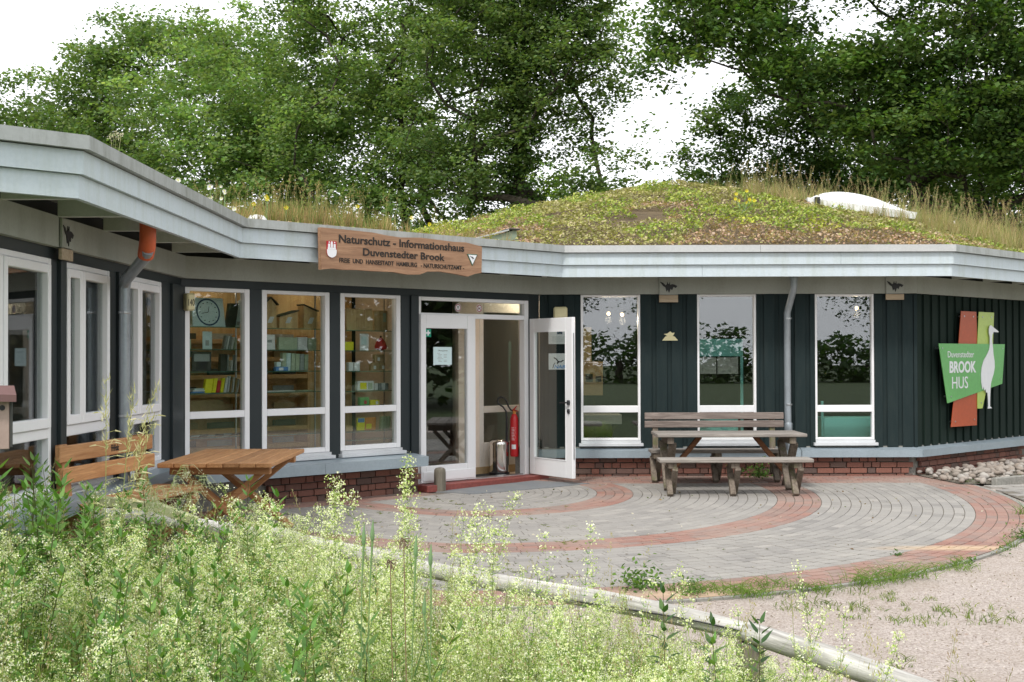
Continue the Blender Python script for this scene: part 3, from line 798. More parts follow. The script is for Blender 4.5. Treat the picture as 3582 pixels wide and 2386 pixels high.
# pale concrete edging of the outer ring
mb = MB(); N = 150
for k in range(N):
    a0, a1 = R(-120) + R(150) * k / N, R(-120) + R(150) * (k + .94) / N
    pp = [(CX + r * math.cos(a), CY + r * math.sin(a)) for a in (a0, a1) for r in (6.268, 6.318)]
    if min(p[1] for p in pp) > 17.5: continue
    o_ = [pp[0], pp[1], pp[3], pp[2]]
    mb.hexa([(x, y, gz(x, y) - .03) for x, y in o_] + [(x, y, gz(x, y) + .008) for x, y in o_])
part('edging', mb, 'mortar', PAV)
# side path of pale slabs to the right
SP = part('side_path', MB().add([(x, y, gz(x, y) + .003) for x, y in ((5.9, 15.9), (12, 17.2), (12, 15.0), (5.85, 14.6))], [(0, 1, 2, 3)]), 'joint_sand'); tag(SP, kind='structure')
slab = mesh_of('slab', MB().cbox(-.145, .145, -.095, .095, -.03, .012, .004), 'paver_grey')
for i in range(12):
    for j in range(9):
        x = 5.75 + i * .30 + (j % 2) * .15; y = 14.75 + j * .2 + i * .05
        if math.hypot(x - CX, y - CY) > 6.5: link('slab', slab, SP, (x, y, gz(x, y)), .16)

# ------------------------------------------------------------------ cobble bed by the right wall
mb = MB(); bedp = [(5.36, 17.5), (5.62, 16.55), (6.0, 16.50), (8.2, 18.1), (8.6, 20.6), (5.45, 17.55)]
mb.add([(x, y, gz(x, y) + .02) for x, y in bedp], [tuple(range(6))])
SB = part('stone_bed', mb, 'joint_sand'); tag(SB, kind='structure')
stones = []
for k in range(6):
    bm = bmesh.new(); bmesh.ops.create_icosphere(bm, subdivisions=2, radius=1); rr = random.Random(k)
    for v in bm.verts:
        p = v.co; f_ = 1 + .16 * math.sin(p.x * 2.3 + k) + .12 * math.sin(p.y * 3.1 + 2 * k) + .1 * math.sin(p.z * 2.7 + k * k); v.co = Vector((p.x * f_, p.y * f_ * .78, p.z * f_ * .6))
    me = bpy.data.meshes.new('stone'); bm.to_mesh(me); bm.free(); me.materials.append(MATS['stone']); me.polygons.foreach_set('use_smooth', [True] * len(me.polygons)); stones.append(me)
rs = random.Random(21); placed = []
def in_poly(x, y, P):
    c = False
    for i in range(len(P)):
        a, b_ = P[i], P[i - 1]
        if (a[1] > y) != (b_[1] > y) and x < (b_[0] - a[0]) * (y - a[1]) / (b_[1] - a[1]) + a[0]: c = not c
    return c
tries = 0
while len(placed) < 265 and tries < 9000:
    tries += 1; x = rs.uniform(5.3, 8.6); y = rs.uniform(16.3, 20.6)
    if not in_poly(x, y, bedp) or (x - P3.x) - (y - P3.y) < .10: continue
    r_ = rs.uniform(.030, .068) * (1.35 if rs.random() < .12 else 1)
    if any((x - a) ** 2 + (y - b_) ** 2 < ((r_ + c_r) * .68) ** 2 for a, b_, c_r in placed): continue
    placed.append((x, y, r_)); o = link('stone', stones[rs.randrange(6)], SB, (x, y, gz(x, y) + .03 + r_ * .3 + rs.uniform(0, .03)), rs.random() * 6); o.scale = (r_, r_, r_); o.rotation_euler = (rs.uniform(-.4, .4), rs.uniform(-.4, .4), rs.random() * 6)
def kerb(x0, y0, x1, y1):
    d = Vector((x1 - x0, y1 - y0)).normalized(); T = lambda s, o, z: (x0 + d.x * s - d.y * o, y0 + d.y * s + d.x * o, gz(x0, y0) + z)
    mb = MB(); mb.cbox(0, math.dist((x0, y0), (x1, y1)) - .006, -.04, .04, -.05, .10, .008, T); return part('kerb', mb, 'mortar', SB)
kerb(6.02, 16.47, 6.95, 17.13); kerb(6.95, 17.13, 7.9, 17.8)

# ------------------------------------------------------------------ signs
def board_pts():
    top = [(1.19, 2.985), (1.5, 2.982), (1.9, 2.975), (2.1, 2.955), (2.3, 2.945), (2.6, 2.962), (2.8, 2.955), (3.1, 2.945), (3.3, 2.950), (3.565, 2.915)]
    bot = [(3.555, 2.60), (3.45, 2.585), (3.33, 2.548), (3.15, 2.570), (2.9, 2.588), (2.7, 2.578), (2.58, 2.540), (2.4, 2.532), (2.2, 2.552), (1.9, 2.548), (1.7, 2.552), (1.5, 2.545), (1.35, 2.553), (1.2, 2.535)]
    return top + bot
S = thing('wooden_sign', 'brown wavy-edged plank sign lettered Naturschutz-Informationshaus on the eave', 'sign', TB(2.37, .78, 2.55), math.pi / 4)
mb = MB(); mb.prism(board_pts(), .758, .812, TB); part('board', mb, 'sign_wood', S, True)
BO = .813
def bt(body, s0, s1, z0, z1, bold=.02): return text_part('lettering', body, 'sign_black', S, TB, s0, s1, z0, z1, BO, .004, bold)
bt('Naturschutz - Informationshaus', 1.43, 3.27, 2.835, 2.925, .018); bt('Duvenstedter Brook', 1.76, 2.96, 2.712, 2.795, .018)
bt('FREIE  UND  HANSESTADT  HAMBURG   - NATURSCHUTZAMT -', 1.435, 3.27, 2.622, 2.672, .014)
mb = MB(); shp = [(1.265, 2.845), (1.395, 2.845), (1.395, 2.72), (1.385, 2.69), (1.36, 2.672), (1.33, 2.664), (1.30, 2.672), (1.275, 2.69), (1.265, 2.72)]
mb.prism(shp, BO, BO + .006, TB); part('crest', mb, 'coat_red', S, True)
mb = MB(); t1 = BO + .0065; t2 = BO + .011
mb.prism([(1.267, 2.755), (1.393, 2.755), (1.392, 2.72), (1.383, 2.692), (1.36, 2.675), (1.33, 2.667), (1.30, 2.675), (1.277, 2.692), (1.268, 2.72)], t1, t2, TB)
mb.box(1.277, 1.383, t1, t2, 2.756, 2.775, TB)
for a in (1.282, 1.317, 1.354): mb.box(a, a + .025, t1, t2, 2.776, 2.815 if a != 1.317 else 2.832, TB)
mb.prism([(1.314, 2.833), (1.345, 2.833), (1.33, 2.843)], t1, t2, TB)
for a in (1.294, 1.366): mb.add([TB(a + .009 * math.cos(k * 1.047), t2, 2.831 + .009 * math.sin(k * 1.047)) for k in range(6)], [tuple(range(6))])
part('castle_emblem', mb, 'sign_white', S, True)
mb = MB(); mb.prism([(3.315, 2.815), (3.485, 2.815), (3.40, 2.675)], BO, BO + .005, TB); part('triangle_plaque', mb, 'tri_green', S, True)
mb = MB(); mb.prism([(3.332, 2.806), (3.468, 2.806), (3.40, 2.695)], BO + .0055, BO + .009, TB); part('triangle_field', mb, 'sign_white', S, True)
mb = MB(); mb.prism([(3.355, 2.797), (3.375, 2.785), (3.40, 2.783), (3.425, 2.762), (3.41, 2.764), (3.395, 2.757), (3.40, 2.770), (3.375, 2.776)], BO + .0095, BO + .012, TB); part('bird_emblem', mb, 'sign_black', S, True)

S = thing('crane_sign', 'green and rust panel sign with white crane lettered Duvenstedter BROOK HUS', 'sign', TD(1.5, .1, .6), math.pi / 4)
def pan(nm, pts, o0, mat): mb = MB(); mb.prism(pts, o0, o0 + .008, TD); return part(nm, mb, mat, S, True)
pan('rust_panel', [(1.17, 2.22), (1.63, 2.22), (1.655, 1.70), (1.62, .615), (.85, .62), (1.02, 1.4)], .075, 'sign_rust')
pan('lime_panel', [(1.69, 2.22), (2.17, 2.22), (2.10, 1.5), (1.78, .85), (1.625, .85), (1.63, 1.72)], .085, 'sign_lime')
pan('green_panel', [(.46, 1.765), (2.48, 1.765), (2.385, 1.19), (.70, .95)], .10, 'sign_green')
crane = [(1.95, 1.98), (1.975, 2.025), (2.02, 2.035), (2.07, 2.015), (2.27, 1.945), (2.25, 1.935), (2.10, 1.94), (2.06, 1.90), (2.045, 1.83), (2.075, 1.70), (2.085, 1.63), (2.12, 1.52), (2.125, 1.43), (2.09, 1.34), (2.04, 1.27), (2.0, 1.20), (1.985, 1.12), (1.97, 1.0), (1.965, .875), (2.03, .845), (1.90, .843), (1.915, .88), (1.905, 1.0), (1.89, 1.08), (1.85, 1.07), (1.83, 1.13), (1.79, 1.10), (1.77, 1.16), (1.735, 1.12), (1.70, 1.22), (1.695, 1.33), (1.715, 1.43), (1.78, 1.53), (1.88, 1.61), (1.95, 1.68), (1.98, 1.76), (1.98, 1.86), (1.955, 1.92)]
pan('crane_figure', crane, .110, 'sign_white')
text_part('lettering', 'Duvenstedter', 'sign_white', S, TD, .71, 1.49, 1.575, 1.66, .1085, .004, .0)
split_letters(text_part('lettering', 'BROOK', 'sign_white', S, TD, .76, 1.55, 1.36, 1.525, .1085, .004, .03))
split_letters(text_part('lettering', 'HUS', 'sign_white', S, TD, .83, 1.30, 1.145, 1.31, .1085, .004, .0))
for (s, z, o) in ((1.26, 2.15, .083), (1.53, 2.15, .083), (1.8, 2.15, .093), (2.08, 2.15, .093), (.56, 1.70, .108), (2.40, 1.70, .108), (.80, 1.04, .108), (2.33, 1.26, .108), (.97, .69, .083), (1.54, .70, .083), (1.74, .93, .093)):
    mb = MB(); mb.tube([TD(s, .006, z), TD(s, o + .006, z)], .012, 8); part('bolt', mb, 'steel', S, True)

def plaque(T, s0, s1, z1, zm, z0, label, o=.06, wood_='plaque_wood'):
    t = thing('bat_plaque', label, 'plaque', T((s0 + s1) / 2, o, z0), 0, 'bat plaques under the eaves')
    mb = MB(); mb.cbox(s0, s1, o, o + .02, zm, z1, .003, T); part('board', mb, 'beam', t, True)
    mb = MB(); mb.cbox(s0, s1, o - .01, o + .018, z0, zm - .006, .003, T); part('foot_block', mb, wood_, t, True)
    w = s1 - s0; cx = (s0 + s1) / 2; cz = (z1 + zm) / 2 + .02
    prof = [(-.47, .10), (-.30, .07), (-.16, .0), (-.10, .03), (-.06, .10), (-.03, .04), (.02, .03), (.06, .10), (.08, .01), (.18, .03), (.30, .02), (.46, -.02), (.38, -.08), (.26, -.05), (.18, -.14), (.10, -.10), (.02, -.22), (-.05, -.13), (-.12, -.18), (-.18, -.06), (-.30, -.02), (-.40, .05)]
    mb = MB(); mb.prism([(cx + a * w, cz - .01 + b_ * w * 1.9) for a, b_ in prof], o + .0205, o + .026, T); part('bat_figure', mb, 'black', t, True)
plaque(TC, 1.59, 1.84, 2.65, 2.42, 2.32, 'wooden plaque with black bat left of the middle right-wing window')
plaque(TC, 4.60, 4.84, 2.65, 2.425, 2.345, 'wooden plaque with black bat right of the drainpipe by the corner')
plaque(TA, 1.135, 1.385, 2.65, 2.43, 2.34, 'wooden plaque with black bat on the left wing near the orange pipe', .06)

t = thing('star_ornament', 'small pale metal flower ornament on the dark cladding', 'ornament', TC(1.74, .01, 1.81))
mb = MB()
mb.prism([(1.635, 1.812), (1.845, 1.812), (1.80, 1.865), (1.775, 1.872), (1.70, 1.872), (1.675, 1.865)], .008, .014, TC)
mb.prism([(1.655, 1.900), (1.70, 1.905), (1.742, 1.935), (1.765, 1.912), (1.80, 1.918), (1.785, 1.885), (1.745, 1.85), (1.70, 1.873)], .0145, .020, TC)
part('petals', mb, 'cream_lamp', t, True)

def small_sign(name, label, cat, T, s0, s1, z0, z1, o, mat, th=.004):
    t = thing(name, label, cat, T((s0 + s1) / 2, o, z0)); mb = MB(); mb.box(s0, s1, o, o + th, z0, z1, T); part('sheet', mb, mat, t, True); return t
t = small_sign('first_aid_sticker', 'green square sticker with white cross on the left door pane', 'sticker', TB, 3.365, 3.462, 1.848, 1.945, .0065, 'aid_green', .002)
mb = MB(); mb.box(3.380, 3.447, .0087, .010, 1.886, 1.908, TB); mb.box(3.4025, 3.4245, .0087, .0095, 1.864, 1.93, TB); part('cross', mb, 'sign_white', t, True)
t = small_sign('opening_hours_notice', 'pale blue opening hours sheet Öffnungszeiten taped inside the left door', 'notice', TB, 3.50, 3.805, 1.505, 1.725, .0065, 'pale_blue_paper', .002)
text_part('lettering', 'Öffnungszeiten', 'dark_item', t, TB, 3.575, 3.735, 1.668, 1.692, .0086, .0006)
for k, (a, b_) in enumerate(((3.56, 3.61), (3.58, 3.64), (3.58, 3.63), (3.57, 3.64), (3.56, 3.66), (3.58, 3.62), (3.58, 3.64))):
    z = 1.645 - k * .017
    mb = MB(); mb.box(a, b_, .0086, .0092, z, z + .005, TB); mb.box(3.67, 3.72, .0086, .0092, z, z + .005, TB) if k not in (0, 4) else None; part('text_line', mb, 'grey_item', t, True)
for (s, kind, lb) in ((3.965, 'f', 'round red prohibition sticker against ice cream and food, left one above the door'), (4.335, 'd', 'round red prohibition sticker against dogs, right one above the door')):
    t = thing('prohibition_sticker', lb, 'sticker', TB(s, -.049, 2.17), 0, 'prohibition stickers above the door'); z = 2.222
    circ = lambda r, o: [TB(s + r * math.cos(k * math.pi / 12), o, z + r * math.sin(k * math.pi / 12)) for k in range(24)]
    part('disc', MB().add(circ(.052, -.0485), [tuple(range(24))]), 'sign_white', t, True)
    mb = MB(); mb.add(circ(.047, -.0475) + circ(.036, -.0475), [(k, (k + 1) % 24, (k + 1) % 24 + 24, k + 24) for k in range(24)])
    mb.box(s - .044, s + .044, -.0472, -.0468, z - .004, z + .004, lambda a, o, zz: TB(s + (a - s) * .7 + (zz - z) * .7, o, z - (a - s) * .7 * (1 if kind == 'd' else -1) + (zz - z) * .7)); part('ring', mb, 'ban_red', t, True)
    pts = [(-.02, .0), (.01, .002), (.018, .018), (.024, .012), (.016, -.002), (.016, -.022), (.01, -.022), (.008, -.008), (-.01, -.008), (-.014, -.022), (-.02, -.022)] if kind == 'd' else [(-.006, .024), (.006, .022), (.01, .01), (.004, -.006), (.003, -.024), (-.003, -.024), (-.004, -.006), (-.012, .008)]
    part('figure', MB().add([TB(s + a, -.0478, z + b_) for a, b_ in pts], [tuple(range(len(pts)))]), 'sign_black', t, True)
t = small_sign('information_plaque', 'white plaque with small blue flag square behind the open door pane, upper one', 'plaque', TC, .12, .42, 1.77, 1.97, .012, 'white_paper', .006)
mb = MB(); mb.box(.235, .305, .0185, .0195, 1.90, 1.96, TC); part('flag', mb, 'navy', t, True)
mb = MB(); [mb.add([TC(.27 + .022 * math.cos(k * math.pi / 6) + d_, .0199, 1.93 + .022 * math.sin(k * math.pi / 6) + e_) for d_, e_ in ((-.003, 0), (0, .003), (.003, 0), (0, -.003))], [(0, 1, 2, 3)]) for k in range(12)]; part('star_ring', mb, 'yellow', t, True)
for k in range(6): mb = MB(); mb.box(.16 + .01 * (k % 2), .38 - .02 * (k % 3), .0185, .0195, 1.865 - k * .014, 1.869 - k * .014, TC); part('text_line', mb, 'grey_item', t, True)
t = small_sign('stork_plaque', 'white plaque with flying bird and blue letters NABU behind the open door pane, lower one', 'plaque', TC, .12, .42, 1.43, 1.645, .012, 'white_paper', .006)
text_part('lettering', 'NABU', 'text_blue', t, TC, .195, .395, 1.445, 1.49, .0185, .001, .02, shear=.2)
mb = MB(); mb.prism([(.185, 1.60), (.23, 1.575), (.25, 1.545), (.28, 1.54), (.31, 1.56), (.33, 1.555), (.29, 1.527), (.26, 1.525), (.235, 1.50), (.23, 1.52), (.238, 1.54), (.215, 1.565), (.19, 1.58)], .0185, .0195, TC)
mb.prism([(.205, 1.525), (.185, 1.50), (.17, 1.45), (.18, 1.45), (.195, 1.495), (.212, 1.518)], .0185, .0195, TC); part('bird_figure', mb, 'black', t, True)
small_sign('bark_notice', 'orange-brown hanging card behind the left right-wing window pane', 'card', TC, .60, .71, 1.54, 2.0, -.30, 'plywood')
small_sign('window_note', 'pale sheet of paper hanging inside the leftmost window', 'notice', TA, .62, .80, 1.60, 1.80, -.35, 'pale_blue_paper')

# ------------------------------------------------------------------ porch objects
x, y, _ = TB(5.115, -.20, 0)
t = thing('fire_extinguisher', 'red fire extinguisher with black hose hanging just inside the doorway', 'extinguisher', (x, y, .28))
part('cylinder', MB().lathe([(.052, .28), (.058, .30), (.058, .75), (.052, .79), (.036, .83), (.022, .845)], 20, (x, y, 0)), 'red_gloss', t, True, True)
part('valve', MB().lathe([(.022, .846), (.022, .88), (.018, .90)], 12, (x, y, 0)), 'orange_item', t, True, True)
mb = MB(); mb.tube([(x - .02, y - .03, .895), (x + .0, y - .05, .91), (x + .03, y - .10, .95)], [.01, .012, .006], 6); mb.tube([(x - .01, y, .90), (x + .04, y - .10, .885)], .008, 6); part('lever', mb, 'red_gloss', t, True, True)
mb = MB(); mb.tube([(x - .01, y, .88), (x - .05, y - .02, .90), (x - .08, y - .02, .95), (x - .10, y, 1.01), (x - .135, y, 1.055), (x - .18, y, 1.07), (x - .215, y, 1.05), (x - .225, y, 1.01), (x - .20, y, .97), (x - .15, y - .02, .94), (x - .11, y - .03, .88), (x - .10, y - .03, .78), (x - .10, y - .03, .6), (x - .10, y - .03, .34)], [.011] * 11 + [.013, .017, .022], 8); part('hose', mb, 'black', t, True, True)
mb = MB(); [mb.add([(x + .0585 * math.cos(a), y + .0585 * math.sin(a), z) for a in (R(-130), R(-110), R(-90), R(-70)) for z in (z0, z0 + h_)], [(0, 2, 3, 1), (2, 4, 5, 3), (4, 6, 7, 5)]) for z0, h_ in ((.38, .06),)]; part('label_band', mb, 'white_paper', t, True)
mb = MB()
for k in range(9): mb.add([(x + .0587 * math.cos(a), y + .0587 * math.sin(a), z) for a in (R(-128), R(-105), R(-85 + 6 * (k % 3))) for z in (.50 + k * .020, .506 + k * .020)], [(0, 2, 3, 1), (2, 4, 5, 3)])
part('text_line', mb, 'white_paper', t, True)
x, y, _ = TB(4.99, -.36, 0)
t = thing('pedal_bin', 'shiny steel pedal bin with black base beside the extinguisher', 'bin', (x, y, .03))
part('drum', MB().lathe([(.128, .075), (.13, .09), (.13, .44)], 24, (x, y, 0)), 'chrome', t, True, True)
part('lid', MB().lathe([(.134, .44), (.134, .465), (.11, .495), (.06, .51), (0.01, .514)], 24, (x, y, 0)), 'chrome', t, True, True)
part('base_ring', MB().lathe([(.138, .038), (.138, .07), (.131, .075)], 24, (x, y, 0)), 'black', t, True)
mb = MB(); mb.cbox(-.03, .03, -.10, 0, .045, .055, .004, lambda a, b_, c: (x - .02 + a, y - .13 + b_, c)); part('pedal', mb, 'black', t, True)

# ------------------------------------------------------------------ shop window display (inside the left glass front)
def shelf_unit(s0, s1, zs, lbl):
    t = thing('display_shelving', lbl, 'shelving', TB((s0 + s1) / 2, -.35, .05), 0, 'glass shelving in the shop windows')
    for z in zs: part('glass_shelf', MB().box(s0, s1, -.46, -.20, z - .008, z, TB), 'shelf_glass', t, True); part('shelf_edge', MB().box(s0, s1, -.1999, -.1975, z - .0075, z - .0005, TB), 'glass_edge', t, True)
    for s in (s0 + .02, s1 - .02): part('upright', MB().box(s - .008, s + .008, -.475, -.461, .03, 2.54, TB), 'steel', t, True)
shelf_unit(.14, .99, (1.935, 1.69, 1.45, 1.215, .74), 'glass shelves in the left shop window with the clock')
shelf_unit(1.20, 2.08, (1.93, 1.685, 1.445, 1.21, .73), 'glass shelves in the middle shop window with nest boxes')
shelf_unit(2.32, 3.13, (1.92, 1.68, 1.435, 1.20, .72, .62), 'glass shelves in the right shop window with boxes')
# wooden magazine rack behind
t = thing('magazine_rack', 'orange-brown wooden magazine rack standing behind the glass shelves', 'rack', TB(1.2, -.9, .03))
part('back', MB().box(.3, 2.25, -1.09, -1.06, .03, 1.85, TB), 'shelf_wood', t, True)
for k in range(9):
    z = .12 + k * .205
    part('shelf', MB().cbox(.3, 2.25, -1.06, -.84, z, z + .05, .004, TB), 'shelf_wood', t, True)
    for (a, b_) in ((.45, .8), (.95, 1.3), (1.45, 1.75), (1.85, 2.15)): part('slot_leaflets', MB().box(a, b_, -1.03, -.98 - .02 * (k % 3), z + .052, z + .12, TB), ('dark_item', 'kraft', 'grey_item')[(k + int(a * 10)) % 3], t, True)
for s in (.3, 1.28, 2.22): part('side_panel', MB().box(s, s + .03, -1.058, -.83, .03, 1.86, TB), 'shelf_wood', t, True)
def item(name, label, cat, s0, s1, z0, z1, mat, o=-.30, th=.05, lean=0, sub=None, group=None):
    t = thing(name, label, cat, TB((s0 + s1) / 2, o, z0), 0, group); sh = lean
    T = lambda s, oo, z: TB(s + (z - z0) * sh, oo, z)
    mb = MB(); mb.cbox(s0, s1, o - th, o, z0 + .001, z1, min(.004, (s1 - s0) * .2), T); part('body', mb, mat, t, True)
    for (nm, a, b_, c, d_, m_) in (sub or []): part(nm, MB().box(a, b_, o + .0005, o + .002, c, d_, T), m_, t, True)
    return t
# clock in its box
t = thing('bird_clock', 'round wall clock with dark blue ring in a tilted white box', 'clock', TB(.5, -.3, 1.95))
T = lambda s, o, z: TB(s - (z - 1.95) * .12, o, z)
part('box', MB().cbox(.32, .73, -.36, -.30, 1.937, 2.25, .005, T), 'pale_blue_paper', t, True)
circ = lambda r, o: [T(.525 + r * math.cos(k * math.pi / 20), o, 2.095 + r * math.sin(k * math.pi / 20)) for k in range(40)]
part('rim', MB().add(circ(.148, -.2985) + circ(.130, -.2985), [(k, (k + 1) % 40, (k + 1) % 40 + 40, k + 40) for k in range(40)]), 'navy', t, True)
part('face', MB().add(circ(.130, -.2987), [tuple(range(40))]), 'pale_blue_paper', t, True)
for k in range(12):
    a = k * math.pi / 6; cx_, cz_ = .525 + .105 * math.sin(a), 2.095 + .105 * math.cos(a)
    part('numeral', MB().add([T(cx_ + p, -.2975, cz_ + q) for p, q in ((-.012, .0), (.0, .005), (.012, .004), (.004, -.006))], [(0, 1, 2, 3)]), 'dark_item', t, True)
part('hand', MB().add([T(.525 + p, -.2972, 2.095 + q) for p, q in ((0, .004), (-.085, -.012), (-.085, -.018), (0, -.004))], [(0, 1, 2, 3)]), 'dark_item', t, True)
part('hand', MB().add([T(.525 + p, -.2971, 2.095 + q) for p, q in ((.004, 0), (.02, .06), (.014, .062), (-.004, 0))], [(0, 1, 2, 3)]), 'dark_item', t, True)
item('picture_plate', 'dark oval plate standing on the top shelf right of the clock', 'plate', .74, .86, 1.937, 2.20, 'dark_item', lean=.15)
item('packaging', 'tall pale package leaning at the right end of the clock shelf', 'package', .85, .91, 1.937, 2.24, 'pale_blue_paper', lean=.25, sub=[('print', .86, .90, 1.96, 2.0, 'grey_item')])
item('greeting_card', 'tall white card on the second shelf under the clock', 'card', .44, .56, 1.692, 1.885, 'pale_blue_paper', th=.01, sub=[('print', .475, .52, 1.73, 1.79, 'grey_item')])
item('small_box', 'small grey-green box at left end of second shelf', 'box', .21, .30, 1.692, 1.80, 'sage', sub=[('print', .23, .28, 1.72, 1.77, 'kraft')])
for k, (a, m_) in enumerate(((.70, 'grey_item'), (.735, 'white_item'), (.765, 'grey_item'), (.80, 'white_item'), (.835, 'sage'))): item('book', 'leaning grey-white book %s on the second shelf under the clock' % ('first from left', 'second from left', 'in the middle', 'second from right', 'last at the right')[k], 'book', a, a + .022, 1.692, 1.845 - .006 * k, m_, lean=.22, group='leaning books under the clock')
item('framed_picture', 'dark picture frame with landscape on the third shelf', 'picture', .31, .55, 1.452, 1.665, 'dark_item', th=.02, sub=[('landscape', .335, .525, 1.56, 1.64, 'grey_item'), ('silhouette', .36, .50, 1.47, 1.555, 'black')])
for k, (a, h_, m_) in enumerate(((.66, .19, 'dark_item'), (.75, .18, 'grey_item'), (.80, .12, 'white_item'), (.84, .18, 'grey_item'))): item('book', ('dark wide book', 'grey book', 'low white book', 'grey-white book at the end')[k] + ' on the picture frame shelf', 'book', a, a + (.08 if k == 0 else .02), 1.452, 1.452 + h_, m_, lean=.05, group='books on the third shelf')
for k, (a, b_, m_, z) in enumerate(((.46, .55, 'yellow', 1.37), (.555, .605, 'yellow', 1.375), (.61, .655, 'red', 1.35), (.66, .70, 'yellow', 1.375), (.71, .74, 'white_item', 1.38))): item('book', ('leftmost yellow book leaning', 'second yellow book from left', 'red book between the yellow ones', 'yellow book right of the red one', 'white book right of the yellow ones')[k], 'book', a, b_, 1.217, z, m_, lean=.18, group='yellow and red books')
for k in range(5): item('book', ('thin cream book just right of the white one', 'second thin cream book', 'third thin cream book', 'fourth thin cream book', 'last thin cream book by the pane edge')[k] + ' on the yellow book shelf', 'book', .755 + .03 * k, .772 + .03 * k, 1.217, 1.40 - .008 * k, ('white_item', 'kraft')[k % 2], lean=.14, group='thin cream books')
for k in range(3): item('brochure_stack', ('bottom', 'middle', 'top')[k] + ' flat blue-white brochure of the small pile', 'brochure', .30 + .02 * k, .48 - .01 * k, 1.217 + .017 * k, 1.232 + .017 * k, ('blue', 'white_item', 'pale_blue_paper')[k], th=.12)
item('storage_box', 'wide tan box standing behind the lower window bar', 'box', .24, .83, 1.0, 1.13, 'kraft', o=-.5, th=.2)
for k in range(7): item('postcard_tray', 'dark slanted leaflet %s on the lowest shelf of the left window' % ('one', 'two', 'three', 'four', 'five', 'six', 'seven')[k], 'leaflet', .20 + .10 * k, .29 + .10 * k, .742, .757 + .006 * (k % 3), ('dark_item', 'grey_item')[k % 2], lean=1.2, group='dark leaflets lying on the lowest shelf')
# middle window
def nest_box(label, s0, s1, z0, z1, roof_d=1, tagm='white_item'):
    t = thing('nest_box', label, 'nest box', TB((s0 + s1) / 2, -.3, z0)); m_ = (s0 + s1) / 2 if roof_d == 0 else (s1 if roof_d > 0 else s0)
    pts = [(s0, z0), (s1, z0), (s1, z1 - (.0 if roof_d > 0 else .07)), (s0, z1 - (.07 if roof_d > 0 else 0))] if roof_d else [(s0, z0), (s1, z0), (s1, z1 - .08), ((s0 + s1) / 2, z1), (s0, z1 - .08)]
    part('body', MB().prism(pts, -.42, -.30, TB), 'plywood', t, True)
    rp = [(s0 - .02, pts[-1][1] + .002), ((s0 + s1) / 2, z1 + .004), (s1 + .02, pts[2][1] + .002)] if roof_d == 0 else [(s0 - .01, pts[3][1] + .002), (s1 + .01, pts[2][1] + .002)]
    mb = MB()
    for a, b_ in zip(rp[:-1], rp[1:]): mb.prism([a, b_, (b_[0], b_[1] + .014), (a[0], a[1] + .014)], -.43, -.28, TB)
    part('roof_board', mb, 'dark_item', t, True)
    part('price_tag', MB().box((s0 + s1) / 2 - .03, (s0 + s1) / 2 + .03, -.2995, -.297, z0 + .06, z0 + .13, lambda s, o, z: TB(s + (z - z0 - .09) * .5, o, z)), tagm, t, True)
nest_box('tall plywood nest box at the left of the middle window top shelf', 1.24, 1.40, 1.932, 2.27, 0)
nest_box('low plywood nest box with dark sloping roof on the middle top shelf', 1.44, 1.69, 1.932, 2.13, 1)
nest_box('plywood nest box with diamond tag at the right of the middle top shelf', 1.78, 1.97, 1.932, 2.20, -1)
item('greeting_card', 'white printed card at the left of the middle window', 'card', 1.27, 1.385, 1.687, 1.86, 'white_paper', th=.01, lean=-.05, sub=[('print', 1.28, 1.34, 1.77, 1.80, 'grey_item')])
item('cardboard_box', 'wide pale tan box on the second shelf of the middle window', 'box', 1.43, 1.69, 1.687, 1.83, 'sage')
item('calendar', 'white-grey block standing right of the tan box', 'calendar', 1.695, 1.83, 1.687, 1.835, 'white_item')
item('seed_bag', 'mottled green seed bag at the end of the second shelf', 'bag', 1.84, 1.96, 1.687, 1.825, 'sage')
for k in range(6): item('folder', ('leftmost', 'second', 'third', 'fourth', 'fifth', 'rightmost')[k] + ' sage green folder standing in the middle window', 'folder', 1.475 + .062 * k, 1.53 + .062 * k, 1.447, 1.655 - .004 * k, ('sage', 'pale_blue_paper', 'sage', 'sage', 'grey_item', 'sage')[k], lean=.04, group='green folders')
item('blue_carton', 'blue and white carton lying in front of the green folders', 'carton', 1.35, 1.52, 1.447, 1.495, 'blue', o=-.24, sub=[('print', 1.39, 1.45, 1.455, 1.485, 'white_item')])
item('small_carton', 'small pale blue carton standing on the blue carton', 'carton', 1.36, 1.42, 1.496, 1.55, 'pale_blue_paper', o=-.24)
item('leaflets', 'thin pile of white leaflets on the fourth middle shelf', 'leaflets', 1.28, 1.66, 1.212, 1.222, 'white_item', th=.15)
item('book', 'flat sage green book on the fourth middle shelf', 'book', 1.70, 1.92, 1.212, 1.222, 'sage', th=.15)
# right window
item('plywood_case', 'large plywood case on the top shelf of the right window', 'case', 2.40, 2.80, 1.922, 2.18, 'plywood', lean=-.03)
item('plywood_case', 'smaller plywood case with hanging dark tag on the right top shelf', 'case', 2.84, 3.05, 1.922, 2.17, 'plywood', o=-.33, sub=[('tag', 2.98, 3.03, 2.03, 2.14, 'sage')])
item('yellow_packet', 'bright yellow packet at the left of the right window', 'packet', 2.36, 2.505, 1.682, 1.785, 'yellow', th=.02)
item('white_card', 'tall white information card in the right window', 'card', 2.60, 2.735, 1.682, 1.885, 'white_paper', th=.008, sub=[('print', 2.62, 2.70, 1.75, 1.85, 'pale_blue_paper')])
t = thing('red_gourd_feeder', 'dark red teardrop bird feeder in the right window', 'feeder', TB(2.92, -.3, 1.682)); part('body', MB().lathe([(.03, .002), (.07, .02), (.078, .05), (.06, .10), (.03, .14), (.008, .16)], 16, TB(2.92, -.3, 1.682)), 'red', t, True, True)
part('cap', MB().lathe([(.012, .16), (.014, .175), (.004, .18)], 8, TB(2.92, -.3, 1.682)), 'dark_item', t, True)
